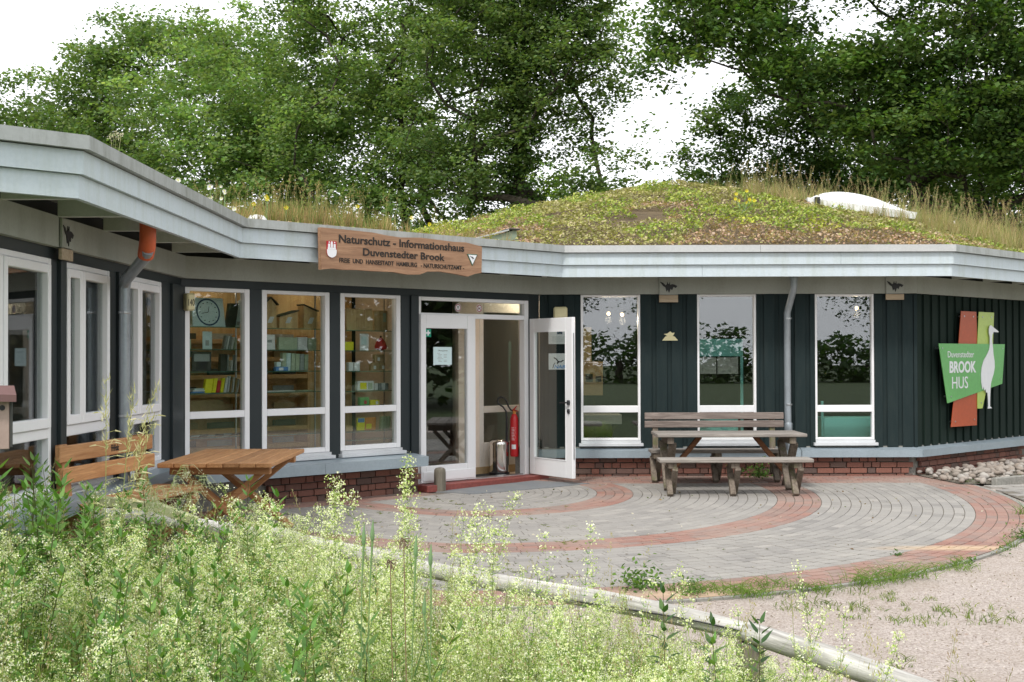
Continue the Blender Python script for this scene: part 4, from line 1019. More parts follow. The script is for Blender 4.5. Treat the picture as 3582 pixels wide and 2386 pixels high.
for k, (a, b_, z) in enumerate(((2.43, 2.50, 1.54), (2.515, 2.60, 1.54))): item('white_carton', ('left', 'right')[k] + ' plain white carton on the third shelf of the right window', 'carton', a, b_, 1.437, z, 'white_item')
for k, (a, b_, z0, z1) in enumerate(((2.77, 2.895, 1.437, 1.535), (2.90, 2.99, 1.437, 1.535), (2.83, 2.98, 1.537, 1.635))): item('kraft_carton', ('lower left kraft carton with white label', 'lower right kraft carton', 'kraft carton stacked on top of two others')[k], 'carton', a, b_, z0, z1, 'kraft', sub=[('label', a + .04, a + .075, z0 + .02, z0 + .06, 'white_item')])
item('game_pack', 'white and yellow patterned pack on the fourth shelf of the right window', 'pack', 2.56, 2.81, 1.202, 1.315, 'white_item', sub=[('print', 2.60, 2.70, 1.215, 1.295, 'yellow'), ('print', 2.72, 2.79, 1.215, 1.295, 'sage')])
for k in range(4): item('small_pack', ('first', 'second', 'third', 'fourth')[k] + ' small white pack from the left beside the patterned pack', 'pack', 2.83 + .055 * k, 2.878 + .055 * k, 1.202, 1.285, ('white_item', 'grey_item')[k % 2], group='small white packs')
item('toy_plant', 'green and red toy behind the lower bar of the right window', 'toy', 2.60, 2.74, 1.02, 1.12, 'sign_green', sub=[('flower', 2.66, 2.70, 1.04, 1.08, 'red')])
item('yellow_carton', 'yellow carton beside the green toy', 'carton', 2.76, 2.90, 1.02, 1.085, 'yellow', sub=[('print', 2.84, 2.88, 1.03, 1.07, 'white_item')])
item('board_game', 'yellow and blue picture book on the low shelf', 'book', 2.55, 2.67, .722, .875, 'yellow', th=.02, lean=.05, sub=[('print', 2.56, 2.66, .82, .87, 'blue')])
item('board_game', 'orange and yellow picture book beside the yellow one', 'book', 2.675, 2.84, .722, .875, 'orange_item', th=.02, lean=.05, sub=[('print', 2.69, 2.77, .74, .80, 'yellow')])
for k in range(3): item('card_pack', ('left', 'middle', 'right')[k] + ' sage card pack leaning at the end of the low shelf', 'pack', 2.92 + .05 * k, 2.96 + .05 * k, .722, .88, 'sage', lean=.12, group='sage card packs')
item('wooden_block', 'small light wooden block at the left of the low shelf', 'block', 2.385, 2.49, .722, .785, 'plywood')

for k, (s, o, lb) in enumerate(((.9, -.70, 'lit ceiling lamp over the left shop shelves'), (2.3, -.70, 'lit ceiling lamp over the right shop shelves'), (5.62, -.36, 'added fill lamp in the porch, out of view'))):  # third lamp is an added one, kept out of view, brightening the doorway
    t = thing('ceiling_lamp', lb, 'lamp', TB(s, o, 2.50), 0, 'lit ceiling lamps in the shop'); part('glass_shade', MB().lathe([(.03, .04), (.07, .02), (.07, -.01), (.02, -.03)], 14), 'lamp_glow', t, smooth=True)
    ld = bpy.data.lights.new('lamp_bulb', 'POINT'); ld.energy = (2.2, 2.2, 7)[k]; ld.color = (1, .84, .64); ld.shadow_soft_size = .08; lo = bpy.data.objects.new('lamp_bulb', ld); COL.objects.link(lo); lo.parent = t; lo.location = (0, 0, -.12)
# exhibition pieces in the right wing
def ex(name, label, cat, s0, s1, z0, z1, o, th, mat, subs=()):
    t = thing(name, label, cat, TC((s0 + s1) / 2, o, z0)); part('panel', MB().cbox(s0, s1, o - th, o, z0, z1, .004, TC), mat, t, True)
    for (nm, a, b_, c, d_, m_, w_) in subs: part(nm, MB().box(a, b_, o - .03, o + w_, c, d_, TC), m_, t, True)
    return t
ex('exhibition_board', 'teal exhibition board with two pale panels behind the middle right-wing window', 'board', 2.0, 2.80, 1.60, 1.84, -.5, .04, 'teal_board', [('post', 2.765, 2.80, .02, 1.599, 'teal_board', 0), ('post', 2.0, 2.04, .02, 1.599, 'teal_board', 0), ('picture_panel', 2.14, 2.43, 1.36, 1.585, 'panel_grey', .005), ('picture_panel', 2.45, 2.73, 1.36, 1.585, 'panel_grey', .005)])
ex('display_cabinet', 'low turquoise display cabinet behind the rightmost window', 'cabinet', 3.855, 4.9, .02, .763, -.3, .5, 'teal_board', [('post', 3.82, 3.85, .02, .99, 'teal_board', 0)])
ex('display_cabinet', 'turquoise cabinet low behind the middle window', 'cabinet', 2.15, 2.70, .02, .80, -.35, .5, 'teal_board')
ex('exhibition_board', 'olive picture board behind the left right-wing window', 'board', .60, .90, 1.06, 1.53, -.85, .03, 'kraft', [('picture', .66, .76, 1.25, 1.36, 'dark_item', .004), ('picture', .80, .88, 1.25, 1.33, 'dark_item', .004)])
ex('counter', 'pale counter low behind the left right-wing window', 'counter', .60, 1.16, .66, .79, -.8, .5, 'panel_grey', [('body_panel', .60, 1.03, .02, .659, 'beige', -.03)])
for k, (s, z, lb) in enumerate(((.98, 2.205, 'left lit spotlight glowing in the left right-wing window'), (1.17, 2.19, 'right lit spotlight glowing in the left right-wing window'), (4.44, 2.27, 'lit spotlight glowing in the rightmost window'))):
    t = thing('spotlight', lb, 'lamp', TC(s, -.8, z), 0, 'lit spotlights in the exhibition')
    part('stem', MB().tube([TC(s, -.8, z + .02), TC(s, -.8, 2.70)], .008, 6), 'black', t, True)
    ld = bpy.data.lights.new('spot_bulb', 'POINT'); ld.energy = 14; ld.color = (1, .80, .58); ld.shadow_soft_size = .05; lo = bpy.data.objects.new('spot_bulb', ld); COL.objects.link(lo); lo.parent = t; lo.location = (0, 0, -.09)
    part('bulb', MB().lathe([(.006, -.026), (.020, -.018), (.026, 0), (.020, .015), (.008, .022)], 12, TC(s, -.8, z)), 'lamp_glow', t, True, True)

# ------------------------------------------------------------------ furniture
def bar(mb, p0, p1, w, h, c=.006, upv=(0, 0, 1)):   # chamfered timber from p0 to p1, w across, h high
    p0, p1 = Vector(p0), Vector(p1); d = p1 - p0; L = d.length; d.normalize(); s = d.cross(Vector(upv))
    if s.length < 1e-4: s = d.cross(Vector((0, 1, 0)))
    s.normalize(); u = s.cross(d)
    T = lambda a, b_, c2: tuple(p0 + d * a + s * b_ + u * c2)
    return mb.cbox(0, L, -w / 2, w / 2, -h / 2, h / 2, c, T)
# brown table: local x across (7 planks), y along
t = thing('brown_table', 'brown stained picnic table with crossed legs, near the shop windows', 'table', (-2.56, 12.22, -.045))
ZT = .735
for k in range(7):
    x0 = -.495 + k * .1415; mb = MB(); mb.cbox(x0, x0 + .134, -.90 + .01 * math.sin(k * 2), .90, ZT - .04, ZT, .006); part('plank', mb, 'brown_wood_y', t)
for y in (-.66, .64): mb = MB(); mb.cbox(-.44, .44, y - .045, y + .045, ZT - .115, ZT - .041, .006); part('cross_rail', mb, 'brown_wood_x', t)
for y in (-.60, .58):
    mb = MB(); bar(mb, (-.40, y - .03, ZT - .06), (.42, y - .03, .0), .05, .14, upv=(0, 1, 0)); part('leg', mb, 'brown_wood_x', t)
    mb = MB(); bar(mb, (.40, y + .03, ZT - .06), (-.42, y + .03, .0), .05, .14, upv=(0, 1, 0)); part('leg', mb, 'brown_wood_x', t)
mb = MB(); bar(mb, (0, -.55, .36), (0, .53, .36), .045, .12); part('stretcher', mb, 'brown_wood_y', t)
# brown bench against the left wing
ang = -math.atan2(.24, 1.55)
t = thing('brown_bench', 'brown stained wooden bench with two-board backrest beside the brown table', 'bench', (-3.02, 10.63, -.05), ang)
for k in range(3): x0 = -.20 + k * .145; mb = MB(); mb.cbox(x0, x0 + .138, -.83, .80, .51, .555, .006); part('seat_plank', mb, 'brown_wood_y', t)
for (z0, z1, xo) in ((.70, .82, -.255), (.86, .985, -.275)): mb = MB(); mb.cbox(xo, xo + .042, -.84, .80, z0, z1, .006); bp = part('back_board', mb, 'brown_wood_y', t)
text_part('maker_mark', 'FHHolz', 'sign_black', bp, lambda s, o, z: (-3.02 + (-.2325 + o) * math.cos(ang) - s * math.sin(ang), 10.63 + (-.2325 + o) * math.sin(ang) + s * math.cos(ang), z - .06), .0, .14, .90, .955, .0, .002, .03)
for y in (-.70, .66):
    mb = MB(); bar(mb, (-.31, y, .99), (-.20, y, .0), .07, .11, upv=(0, 1, 0)); part('back_post', mb, 'brown_wood_z', t)
    mb = MB(); bar(mb, (-.18, y + .06, .47), (.22, y + .06, .0), .06, .12, upv=(0, 1, 0)); part('leg', mb, 'brown_wood_z', t)
    mb = MB(); bar(mb, (.22, y + .0, .47), (-.16, y + .0, .0), .05, .12, upv=(0, 1, 0)); part('leg', mb, 'brown_wood_z', t)
    mb = MB(); mb.cbox(-.21, .23, y - .03, y + .03, .44, .508, .006); part('seat_rail', mb, 'brown_wood_x', t)
# grey picnic set by the right wing : table, front bench, back bench
def xleg(t, x, y0, y1, zt, w=.055, dep=.085, n=2):
    w *= .85; dep *= .85
    mb = MB(); bar(mb, (x - .028, y1, zt), (x - .028, y0, .02), w, dep, upv=(1, 0, 0)); part('leg', mb, 'grey_wood_z', t)
    mb = MB(); bar(mb, (x + .030, y0, zt), (x + .030, y1, .02), w, dep, upv=(1, 0, 0)); part('leg', mb, 'grey_wood_z', t)
g0 = gz(2.6, 16.2)
t = thing('grey_picnic_table', 'weathered grey wooden picnic table between its two benches', 'table', (2.66, 16.28, g0))
for k in range(5): y0 = -.38 + k * .153; mb = MB(); mb.cbox(-.905, .905, y0, y0 + .147, .66, .70, .007); part('plank', mb, 'grey_wood_top', t)
for x in (-.74, .74):
    mb = MB(); mb.cbox(x - .04, x + .04, -.34, .34, .575, .658, .006); part('cross_rail', mb, 'grey_wood_z', t)
    xleg(t, x, -.26, .26, .575, .06, .11)
for sx in (-1, 1): mb = MB(); bar(mb, (sx * .70, 0, .22), (sx * .34, 0, .65), .06, .075, upv=(0, 1, 0)); part('brace', mb, 'rust_wood', t)
t = thing('grey_bench', 'weathered grey bench without backrest in front of the grey picnic table', 'bench', (2.635, 15.62, gz(2.6, 15.6)), 0, 'grey benches of the picnic table')
for k in range(2): y0 = -.17 + k * .172; mb = MB(); mb.cbox(-.905, .905, y0, y0 + .166, .405, .45, .008); part('seat_plank', mb, 'grey_wood_top', t)
for x in (-.75, -.01, .73):
    mb = MB(); mb.cbox(x - .05, x + .05, -.13, .13, .335, .403, .006); part('cross_rail', mb, 'grey_wood_z', t); xleg(t, x, -.13, .15, .335, .075, .08)
t = thing('grey_bench', 'weathered grey bench with two-board backrest behind the grey picnic table', 'bench', (2.62, 16.95, gz(2.6, 16.95)), 0, 'grey benches of the picnic table')
for k in range(2): y0 = -.24 + k * .172; mb = MB(); mb.cbox(-.86, .86, y0, y0 + .166, .385, .428, .008); part('seat_plank', mb, 'grey_wood_top', t)
for (z0, z1) in ((.695, .782), (.80, .888)): mb = MB(); mb.cbox(-.90, .905, .135, .175, z0, z1, .006); part('back_board', mb, 'grey_wood_x', t)
for x in (-.78, .0, .78):
    mb = MB(); mb.cbox(x - .045, x + .045, -.22, .10, .315, .383, .006); part('cross_rail', mb, 'grey_wood_z', t); xleg(t, x, -.18, .10, .315, .075, .08)
for x in (-.76, .76): mb = MB(); bar(mb, (x, .22, .88), (x, .12, .10), .07, .075, upv=(0, 1, 0)); part('back_post', mb, 'grey_wood_z', t)
# bollard
t = thing('wooden_bollard', 'short round-topped grey wooden post before the door', 'bollard', (-.88, 15.98, gz(-.88, 15.98)))
part('post', MB().lathe([(.072, -.02), (.072, .24), (.068, .275), (.052, .295), (.02, .302)], 18), 'post_wood', t, smooth=True)
# logs on low posts
LP = [Vector(p) for p in ((-3.03, 9.47, .47), (-1.83, 9.72, .295), (-.72, 8.59, .25), (.526, 7.51, .20), (1.22, 6.79, .165), (1.99, 5.55, .09))]
segs = [(0, 1, .050, 'pale log rail in front of the brown bench, far left piece'), (1, 2, .056, 'pale log rail left of the goat-beard buds, second piece'), (2, 4, .053, 'pale weathered log rail with black wire, middle of the foreground'), (4, 5, .058, 'pale cracked log rail running out at the bottom right')]
for (a, b_, r_, lb) in segs:
    d = LP[b_] - LP[a]; L = d.length; t = thing('log_rail', lb, 'log', tuple(LP[a]), 0, 'low log rails around the meadow')
    t.rotation_euler = d.to_track_quat('X', 'Z').to_euler(); n_ = 14; mb = MB(); rr = random.Random(a); path = []; rad = []
    mid = [LP[k] for k in range(a + 1, b_)]
    for k in range(n_ + 1):
        u = k / n_; path.append((u * L, .012 * math.sin(u * 7 + a), .010 * math.sin(u * 5 + 2 * a) + (.015 * math.sin(math.pi * u)))); rad.append(r_ * (1 + .05 * math.sin(u * 9 + a)) * (1 if 0 < k < n_ else .96))
    mb.tube(path, rad, 16); part('log', mb, 'log_wood', t, smooth=True)
for (k, lb) in ((1, 'short stump under the log joint beside the brown table'), (2, 'short stump under the log joint among the white flowers'), (4, 'short wooden stump under the log joint with wire, lower right')):
    p = LP[k]; g = gz(p.x, p.y); t = thing('log_stump', lb, 'stump', (p.x, p.y, g), 0, 'stumps under the log rails'); part('post', MB().lathe([(.075, -.05), (.072, p.z - g - .05), (.06, p.z - g - .045)], 14), 'post_wood', t, smooth=True)
t = thing('wire', 'thin black wire running along and looping over the foreground log', 'wire', tuple(LP[3])); mb = MB(); a, b_ = LP[2], LP[4]; d = (b_ - a)
pts = [a + d * u + Vector((-.02, -.052, .012 + .012 * math.sin(u * 9))) for u in np.linspace(.25, 1, 14)]
pts += [LP[4] + Vector(q) for q in ((.02, -.045, -.01), (.01, -.03, .05), (.04, .0, .075), (.08, .03, .06))]
mb.tube(pts, .0045, 5); part('strand', mb, 'black', t, True)
# treated board behind the log, pale green pointed plank
t = thing('treated_board', 'pale greenish treated board with sloping end resting behind the log', 'board', (-2.9, 9.6, .3)); mb = MB()
def TT(a, o, z): return (-3.09 + a, 9.64 + o - .08 * a, z + .035)
mb.prism([(0, .56), (.52, .50), (.80, .40), (.80, .35), (.50, .44), (0, .50)], -.05, .05, TT); part('board', mb, 'treated_wood', t, True)
mb = MB(); mb.prism([(0, .497), (.50, .437), (.72, .36), (.40, .38), (0, .44)], -.03, .03, TT); part('lower_board', mb, 'treated_wood', t, True)
mb = MB(); mb.cbox(.1, .18, -.03, .03, -.15, .44, .005, TT); part('post', mb, 'post_wood', t, True)
# bird house at the left edge
t = thing('bird_box', 'brownish pink bird nesting box with dark roof cut by the left edge', 'bird box', (-2.95, 7.60, 1.20), R(24))
part('body', MB().cbox(-.10, .045, .0, .14, -.13, .17, .004), 'birdbox_wood', t); part('side_board', MB().cbox(.046, .062, -.005, .145, -.12, .165, .003), 'dark_item', t)
part('side_board', MB().cbox(-.118, -.101, -.005, .145, -.12, .165, .003), 'birdbox_roof', t)
mb = MB(); mb.hexa([(-.16, -.06, .150), (.078, -.06, .145), (.078, .16, .19), (-.16, .16, .195), (-.16, -.06, .195), (.078, -.06, .185), (.078, .16, .235), (-.16, .16, .24)]); part('roof', mb, 'birdbox_roof', t)
mb = MB(); mb.tube([(.005, -.003, .11), (.005, .004, .11)], .016, 12); part('entrance_hole', mb, 'black', t)
mb = MB(); mb.cbox(-.06, -.02, .15, .19, -1.3, .1, .004); part('pole', mb, 'post_wood', t)

# roof fittings
t = thing('roof_hatch_dome', 'white curved skylight dome lying tilted in the roof grass', 'skylight', (5.73, 21.8, 4.045), R(-5))
t.scale = (1.09,) * 3; bm_v = []; bm_f = []; nx_, ny_ = 22, 10
for i in range(nx_ + 1):
    u = -1 + 2 * i / nx_
    for j in range(ny_ + 1):
        w = -1 + 2 * j / ny_; hgt = .21 * (1 - abs(u + .15 * (1 - u * u)) ** 2.2) * (1 - abs(w) ** 3.5); bm_v.append((.78 * u, .42 * w, hgt - .153 * .78 * u + .004))
for i in range(nx_):
    for j in range(ny_): a = i * (ny_ + 1) + j; bm_f.append((a, a + ny_ + 1, a + ny_ + 2, a + 1))
mb = MB(); mb.add(bm_v, bm_f); part('dome', mb, 'white_dome', t, smooth=True)
mb = MB(); mb.hexa([(-.78, -.43, -.04), (.78, -.43, -.21), (.78, .45, -.21), (-.78, .45, -.04), (-.80, -.45, .13), (.80, -.45, -.115), (.80, .45, -.115), (-.80, .45, .13)]); part('rim', mb, 'white_dome', t)
part('hinge', MB().cbox(-.70, -.62, -.49, -.44, .03, .13, .005), 'black', t)
t = thing('roof_vent', 'greenish sheet metal roof outlet with sloping grey lid behind the sign', 'vent', (-.12, 17.75, 2.985), R(20))
mb = MB(); mb.hexa([(-.38, -.12, 0), (.18, -.12, 0), (.18, .25, 0), (-.38, .25, 0), (-.32, -.10, .20), (.16, -.10, .33), (.16, .22, .33), (-.32, .22, .20)]); part('box', mb, 'vent_green', t)
mb = MB(); mb.hexa([(-.44, -.14, .185), (.04, -.14, .31), (.04, .26, .31), (-.44, .26, .185), (-.44, -.14, .20), (.04, -.14, .33), (.04, .26, .33), (-.44, .26, .20)]); part('lid', mb, 'coping_new', t)
mb = MB(); mb.cbox(.045, .20, -.14, .26, .325, .345, .004); part('flap', mb, 'dark_item', t)
t = thing('plastic_cowl', 'small white plastic cap on the roof edge left of the wooden sign', 'cap', (-2.62, 13.85, 3.02), 0)
t.location = (*TB(.65, .42, 3.03)[:2], 3.0); part('cap', MB().lathe([(.11, 0), (.105, .06), (.07, .10), (.02, .11)], 14), 'white_dome', t, smooth=True)

# ------------------------------------------------------------------ plants
def nz(P, seed, f):
    r_ = np.random.default_rng(seed); out = np.zeros(len(P))
    for k in range(6):
        d = r_.normal(size=3); d /= np.linalg.norm(d); out += np.sin(P @ d * f * r_.uniform(.7, 1.6) + r_.uniform(0, 6.28))
    return out / 2.4
def leaf_quads(C, size, up=.5, aspect=.62, rg=rng, dirs=None):
    n = len(C); N = rg.normal(size=(n, 3)); N[:, 2] = np.abs(N[:, 2]) + up; N /= np.linalg.norm(N, axis=1, keepdims=True)
    A = rg.normal(size=(n, 3)) if dirs is None else dirs; A -= N * (A * N).sum(1, keepdims=True); A /= np.linalg.norm(A, axis=1, keepdims=True) + 1e-9; Bv = np.cross(N, A)
    s = np.asarray(size).reshape(-1, 1) * np.ones((n, 1)); h = s * .5
    V = np.stack([C - A * h, C + Bv * h * aspect + N * h * .12, C + A * h, C - Bv * h * aspect + N * h * .12], 1).reshape(-1, 3)
    F = np.arange(n * 4).reshape(n, 4); return V, F
def skeleton(base, top, tips, rg, r_tip=.014, tr=.3):
    nodes = [np.array(base, float)]; par = [-1]; nT = 9
    base = np.array(base, float); top = np.array(top, float)
    for k in range(1, nT + 1):
        u = k / nT; nodes.append(base + (top - base) * u + rg.normal(size=3) * np.array([.12, .12, .02]) * (u < 1)); par.append(len(nodes) - 2)
    order = np.argsort([np.linalg.norm((t - base) * np.array([1, 1, .6])) for t in tips])
    for i in order:
        tp = tips[i]; arr = np.array(nodes); d = np.linalg.norm(arr - tp, axis=1) + np.where(arr[:, 2] > tp[2] - .2, 1.5 + (arr[:, 2] - tp[2]).clip(0) * 1.2, 0) + (np.arange(len(arr)) < 4) * 7
        j = int(d.argmin()); p = nodes[j]; L = np.linalg.norm(tp - p); m_ = max(1, int(L / .55)); last = j
        for k in range(1, m_ + 1):
            u = k / m_; q = p + (tp - p) * u + rg.normal(size=3) * .07 * (k < m_); q[2] += .10 * L * math.sin(math.pi * u) * (.4); nodes.append(q); par.append(last); last = len(nodes) - 1
    n = len(nodes); cnt = np.zeros(n); ch = np.zeros(n)
    for i in range(n): ch[par[i]] += 1 if par[i] >= 0 else 0
    for i in range(n - 1, 0, -1):
        if cnt[i] == 0: cnt[i] = 1
        cnt[par[i]] += cnt[i]
    r_ = r_tip * cnt ** .5; r_ = r_ * (tr / r_[0] if r_[0] > 0 else 1) ** (np.log(np.maximum(cnt, 1)) / max(np.log(cnt[0]), 1e-3))
    r_[nT + 1:] *= .62
    V = []; F = []
    for i in range(1, n):
        a, b_ = nodes[par[i]], nodes[i]; d = b_ - a; L = np.linalg.norm(d)
        if L < 1e-4: continue
        d = d / L; x = np.cross(d, [0.3, .2, 1]); x /= np.linalg.norm(x) + 1e-9; y = np.cross(d, x); k = len(V); m_ = 7 if r_[i] > .08 else 4
        ra, rb_ = min(r_[par[i]], r_[i] * 1.5), r_[i]
        for (c, rr) in ((a, ra), (b_ + d * rb_ * .3, rb_)):
            for q in range(m_): t = 2 * math.pi * q / m_; V.append(c + (x * math.cos(t) + y * math.sin(t)) * rr)
        for q in range(m_): F.append((k + q, k + (q + 1) % m_, k + m_ + (q + 1) % m_, k + m_ + q))
    return np.array(V), np.array(F)
def tree(name, label, base, top, blobs, ncl, per, lsize, cols, seed, mat='leaf_oak', tr=.3, crad=.5, gap=.25, gfreq=.9, shell=.45, group='trees behind the building', cat='tree', flatten=.55, tips_every=5, extra=None):
    rg = np.random.default_rng(seed); bl = np.array(blobs, float); vol = bl[:, 3] * bl[:, 4] * bl[:, 5]; vol = vol ** .75; ch = rg.choice(len(bl), ncl * 3, p=vol / vol.sum())
    d = rg.normal(size=(ncl * 3, 3)); d /= np.linalg.norm(d, axis=1, keepdims=True); rad = shell + (1 - shell) * rg.random((ncl * 3, 1)) ** .6
    C = bl[ch, :3] + d * rad * bl[ch, 3:6]; C += rg.normal(size=C.shape) * .15
    keep = nz(C, seed, gfreq) > -1 + 2 * gap - .35; C = C[keep][:ncl]
    t = thing(name, label, cat, tuple(base), 0, group)
    bs = np.array(base, float)
    tips = C[::tips_every]; V, F = skeleton(base, top, tips, rg, tr=tr)
    V = V - bs; link('trunk', fast_mesh('trunk', V, F, 'bark'), t)
    n = len(C); cr = crad * rg.uniform(.65, 1.35, n)
    L = np.repeat(C, per, 0); off = rg.normal(size=(n * per, 3)) * .50; off[:, 2] *= flatten * .85
    ln = np.linalg.norm(off, axis=1, keepdims=True); off = off / np.maximum(ln, 1e-6) * np.minimum(ln, 1.25)
    L = L + off * np.repeat(cr, per)[:, None]
    cc = np.array(cols, float); base_c = cc[rg.integers(0, len(cc), n)] * rg.uniform(.8, 1.2, (n, 1)); lc = np.repeat(base_c, per, 0) * rg.uniform(.82, 1.2, (n * per, 1)); lc[:, 0] *= rg.uniform(.85, 1.2, n * per)
    V, F = leaf_quads(L - bs, lsize * .88 * rg.uniform(.6, 1.35, len(L)), .95, .72, rg)
    link('crown', fast_mesh('crown', V, F, mat, np.repeat(lc, 4, 0)), t)
    return t
OAK = [(.13, .20, .068), (.16, .235, .08), (.11, .175, .058)]
OAKD = [(.085, .15, .042), (.115, .19, .052), (.145, .225, .065), (.07, .13, .038)]
LIGHT = [(.20, .30, .11), (.235, .33, .125), (.17, .265, .095)]
YEL = [(.22, .34, .04), (.28, .38, .05), (.16, .27, .04)]
tree('oak_tree', 'dark green tree at the far left edge, lowest of the row', (-17.5, 47, 0), (-17, 47, 7), [(-19, 46, 7.2, 4.5, 3, 3.6), (-15.2, 45, 7.4, 3.5, 3, 3.2), (-21.5, 46, 5.6, 4, 3, 3.4), (-13.5, 44, 5.2, 3, 3, 3), (-16.3, 44.5, 9.8, 2.0, 2, 1.7), (-18.6, 45, 9.0, 1.8, 2, 1.6)], 640, 95, .175, OAK, 1, crad=.72, gap=.14, tr=.32)
tree('oak_tree', 'dark spiky-topped tree rising second from the left', (-11.3, 44, 0), (-11.2, 44, 9.5), [(-11.8, 43, 9.9, 3.2, 3, 2.7), (-9.2, 43, 9.6, 2.8, 3, 2.3), (-13.2, 43, 7.6, 3, 3, 2.6), (-9.5, 43, 6.6, 3.6, 3, 3), (-11.3, 43, 12.0, 1.2, 1.2, .8), (-12.7, 43, 11.3, 1.7, 1.5, 1.5), (-10.2, 43, 11.6, 1.5, 1.5, 1.2)], 720, 95, .16, OAK, 2, crad=.62, gap=.18, tr=.34)
tree('maple_tree', 'light green broad tree in front of the spiky dark one', (-5.9, 38, 0), (-5.8, 38, 9), [(-7.9, 37, 8.9, 3.4, 2.6, 2.5), (-5.2, 37, 9.4, 3, 2.5, 2.4), (-8.0, 36, 6.2, 3.4, 2.5, 2.4), (-4.6, 36, 6.4, 3, 2.5, 2.6), (-9.2, 36, 4.3, 2.4, 2.4, 1.6)], 720, 95, .135, LIGHT + OAK[:2], 3, 'leaf_soft', crad=.54, gap=.2, tr=.28)
tree('maple_tree', 'tall light green tree left of the ivy-clad trunk, passing the top of the frame', (-2.9, 35, 0), (-2.9, 35, 11), [(-3.6, 34, 10.4, 3.0, 2.5, 2.8), (-1.6, 34, 8.4, 2.4, 2.4, 2.6), (-4.4, 34, 7.2, 2.6, 2.4, 2.2), (-2.4, 33, 5.2, 2.6, 2.2, 1.9), (-5.0, 34, 12.6, 2.4, 2.2, 2.0), (-1.0, 34, 11.6, 2.2, 2, 2)], 800, 90, .125, LIGHT[:2] + OAK, 4, 'leaf_soft', crad=.48, gap=.24, tr=.28)
tree('ivy_clad_tree', 'tall airy tree with a dark ivy-covered trunk in the middle', (.15, 32, 0), (.25, 32, 13), [(-.3, 31.8, 12.2, 2.1, 2, 2.6), (2.2, 31, 8.2, .7, 1, 2.2), (1.2, 31, 11.0, .9, 1, 1.4), (1.5, 31, 5.2, 1.2, 1, 1.0), (1.4, 31, 9.6, .9, 1, 1.4), (1.2, 31.5, 9.2, 1.4, 1.8, 2.2), (-1.2, 31.5, 8.6, 1.6, 1.8, 2.8), (2.1, 31, 6.6, 1.1, 1.2, 1.5), (-1.6, 31, 6.0, 1.4, 1.5, 1.6), (.5, 31.6, 8.0, 1.2, 1.4, 2.0)], 900, 75, .115, OAK, 5, crad=.42, gap=.27, gfreq=1.6, shell=.25, tr=.24)
tv = tree('ivy', 'dark ivy column wrapped round the middle trunk', (.10, 31.9, .1), (.12, 31.9, 7.5), [(.05, 31.8, 4.6, .62, .5, 2.2), (.15, 31.8, 7.4, .42, .4, 2.2), (.0, 31.8, 3.4, .95, .6, 1.5), (.2, 31.8, 9.6, .4, .4, 1.8)], 360, 75, .11, OAKD, 6, crad=.34, gap=.0, shell=.3, tr=.1, cat='climbing plant', group='climbers')
tree('small_tree', 'small bright yellow-green tree showing low between trunk and mound', (1.4, 37, 0), (1.4, 37, 5), [(1.0, 37, 6.3, 1.0, 1, 1.4), (1.6, 37, 4.4, 1.3, 1, 1.3), (.8, 37, 3.8, 1.2, 1, 1.2)], 90, 70, .13, YEL, 7, 'leaf_soft', crad=.42, gap=.15, tr=.1)
tree('small_tree', 'hazy distant shrub tree left of the mound peak', (5.3, 48, 0), (5.3, 48, 5), [(5.2, 48, 6.3, 1.4, 1, 1.5), (6.6, 48, 6.9, 1.3, 1, 1.5), (4.2, 48, 5.4, .8, 1, .9), (7.5, 48, 6.0, 1.5, 1, 1.5)], 150, 55, .15, [(.07, .12, .05), (.08, .14, .05)], 8, 'leaf_soft', crad=.45, gap=.3, tr=.12)
# the big oak on the right with its long boughs
tree('old_oak', 'huge dark oak filling the upper right with hanging boughs', (10.3, 28, 0), (10.0, 28, 9.5), [(4.7, 26, 10.2, 1.9, 2, 2.2), (6.2, 26, 9.0, 2.4, 2.2, 2.3), (8.6, 26, 8.2, 2.5, 2.2, 2.6), (6.4, 26.5, 12.0, 3.1, 2.5, 2.0), (9.6, 26.5, 11.6, 3, 2.5, 2.4), (4.3, 25.5, 8.4, 1.7, 1.5, 1.1), (9.0, 26, 5.7, 2.3, 1.8, 1.4), (7.2, 25.8, 6.9, 1.8, 1.6, 1.5), (11.8, 27, 7.5, 2, 2, 3.5), (3.6, 25.5, 8.6, .9, 1, 1.2), (3.9, 25.5, 10.6, .7, 1, 1.1), (8.4, 25, 6.6, 1.8, 1.2, 1.3), (10.4, 25.4, 6.3, 1.5, 1.2, 1.8), (7.6, 25.5, 5.4, 1.3, 1, .8), (6.0, 25.4, 7.4, 1.0, 1, 1.6), (9.6, 25, 8.6, 1.8, 1, 1.6), (3.2, 25.5, 7.5, 1.1, 1, .7), (4.7, 25.5, 7.5, 1.2, 1, .8)], 1650, 88, .122, OAKD + [(.11, .20, .04)], 9, crad=.43, gap=.27, gfreq=1.3, shell=.35, tr=.52)
tree('oak_tree', 'dark tree behind the mound to the right of its peak', (6.2, 33, 0), (6.1, 33, 5), [(6.0, 32, 5.4, 1.5, 1.3, 1.0), (5.0, 32, 6.4, 1.0, 1, .9), (7.6, 32, 5.6, 1.6, 1.3, 1.3), (4.4, 32, 5.0, 1.0, 1, .6), (5.4, 32, 7.2, .8, .8, .7), (7.4, 31.5, 6.4, 1.6, 1.2, 1.0), (6.3, 31.5, 7.9, 1.3, 1, 1.4), (7.8, 31.5, 8.0, 1.4, 1, 1.4)], 480, 75, .12, OAKD, 10, crad=.4, gap=.15, tr=.16)
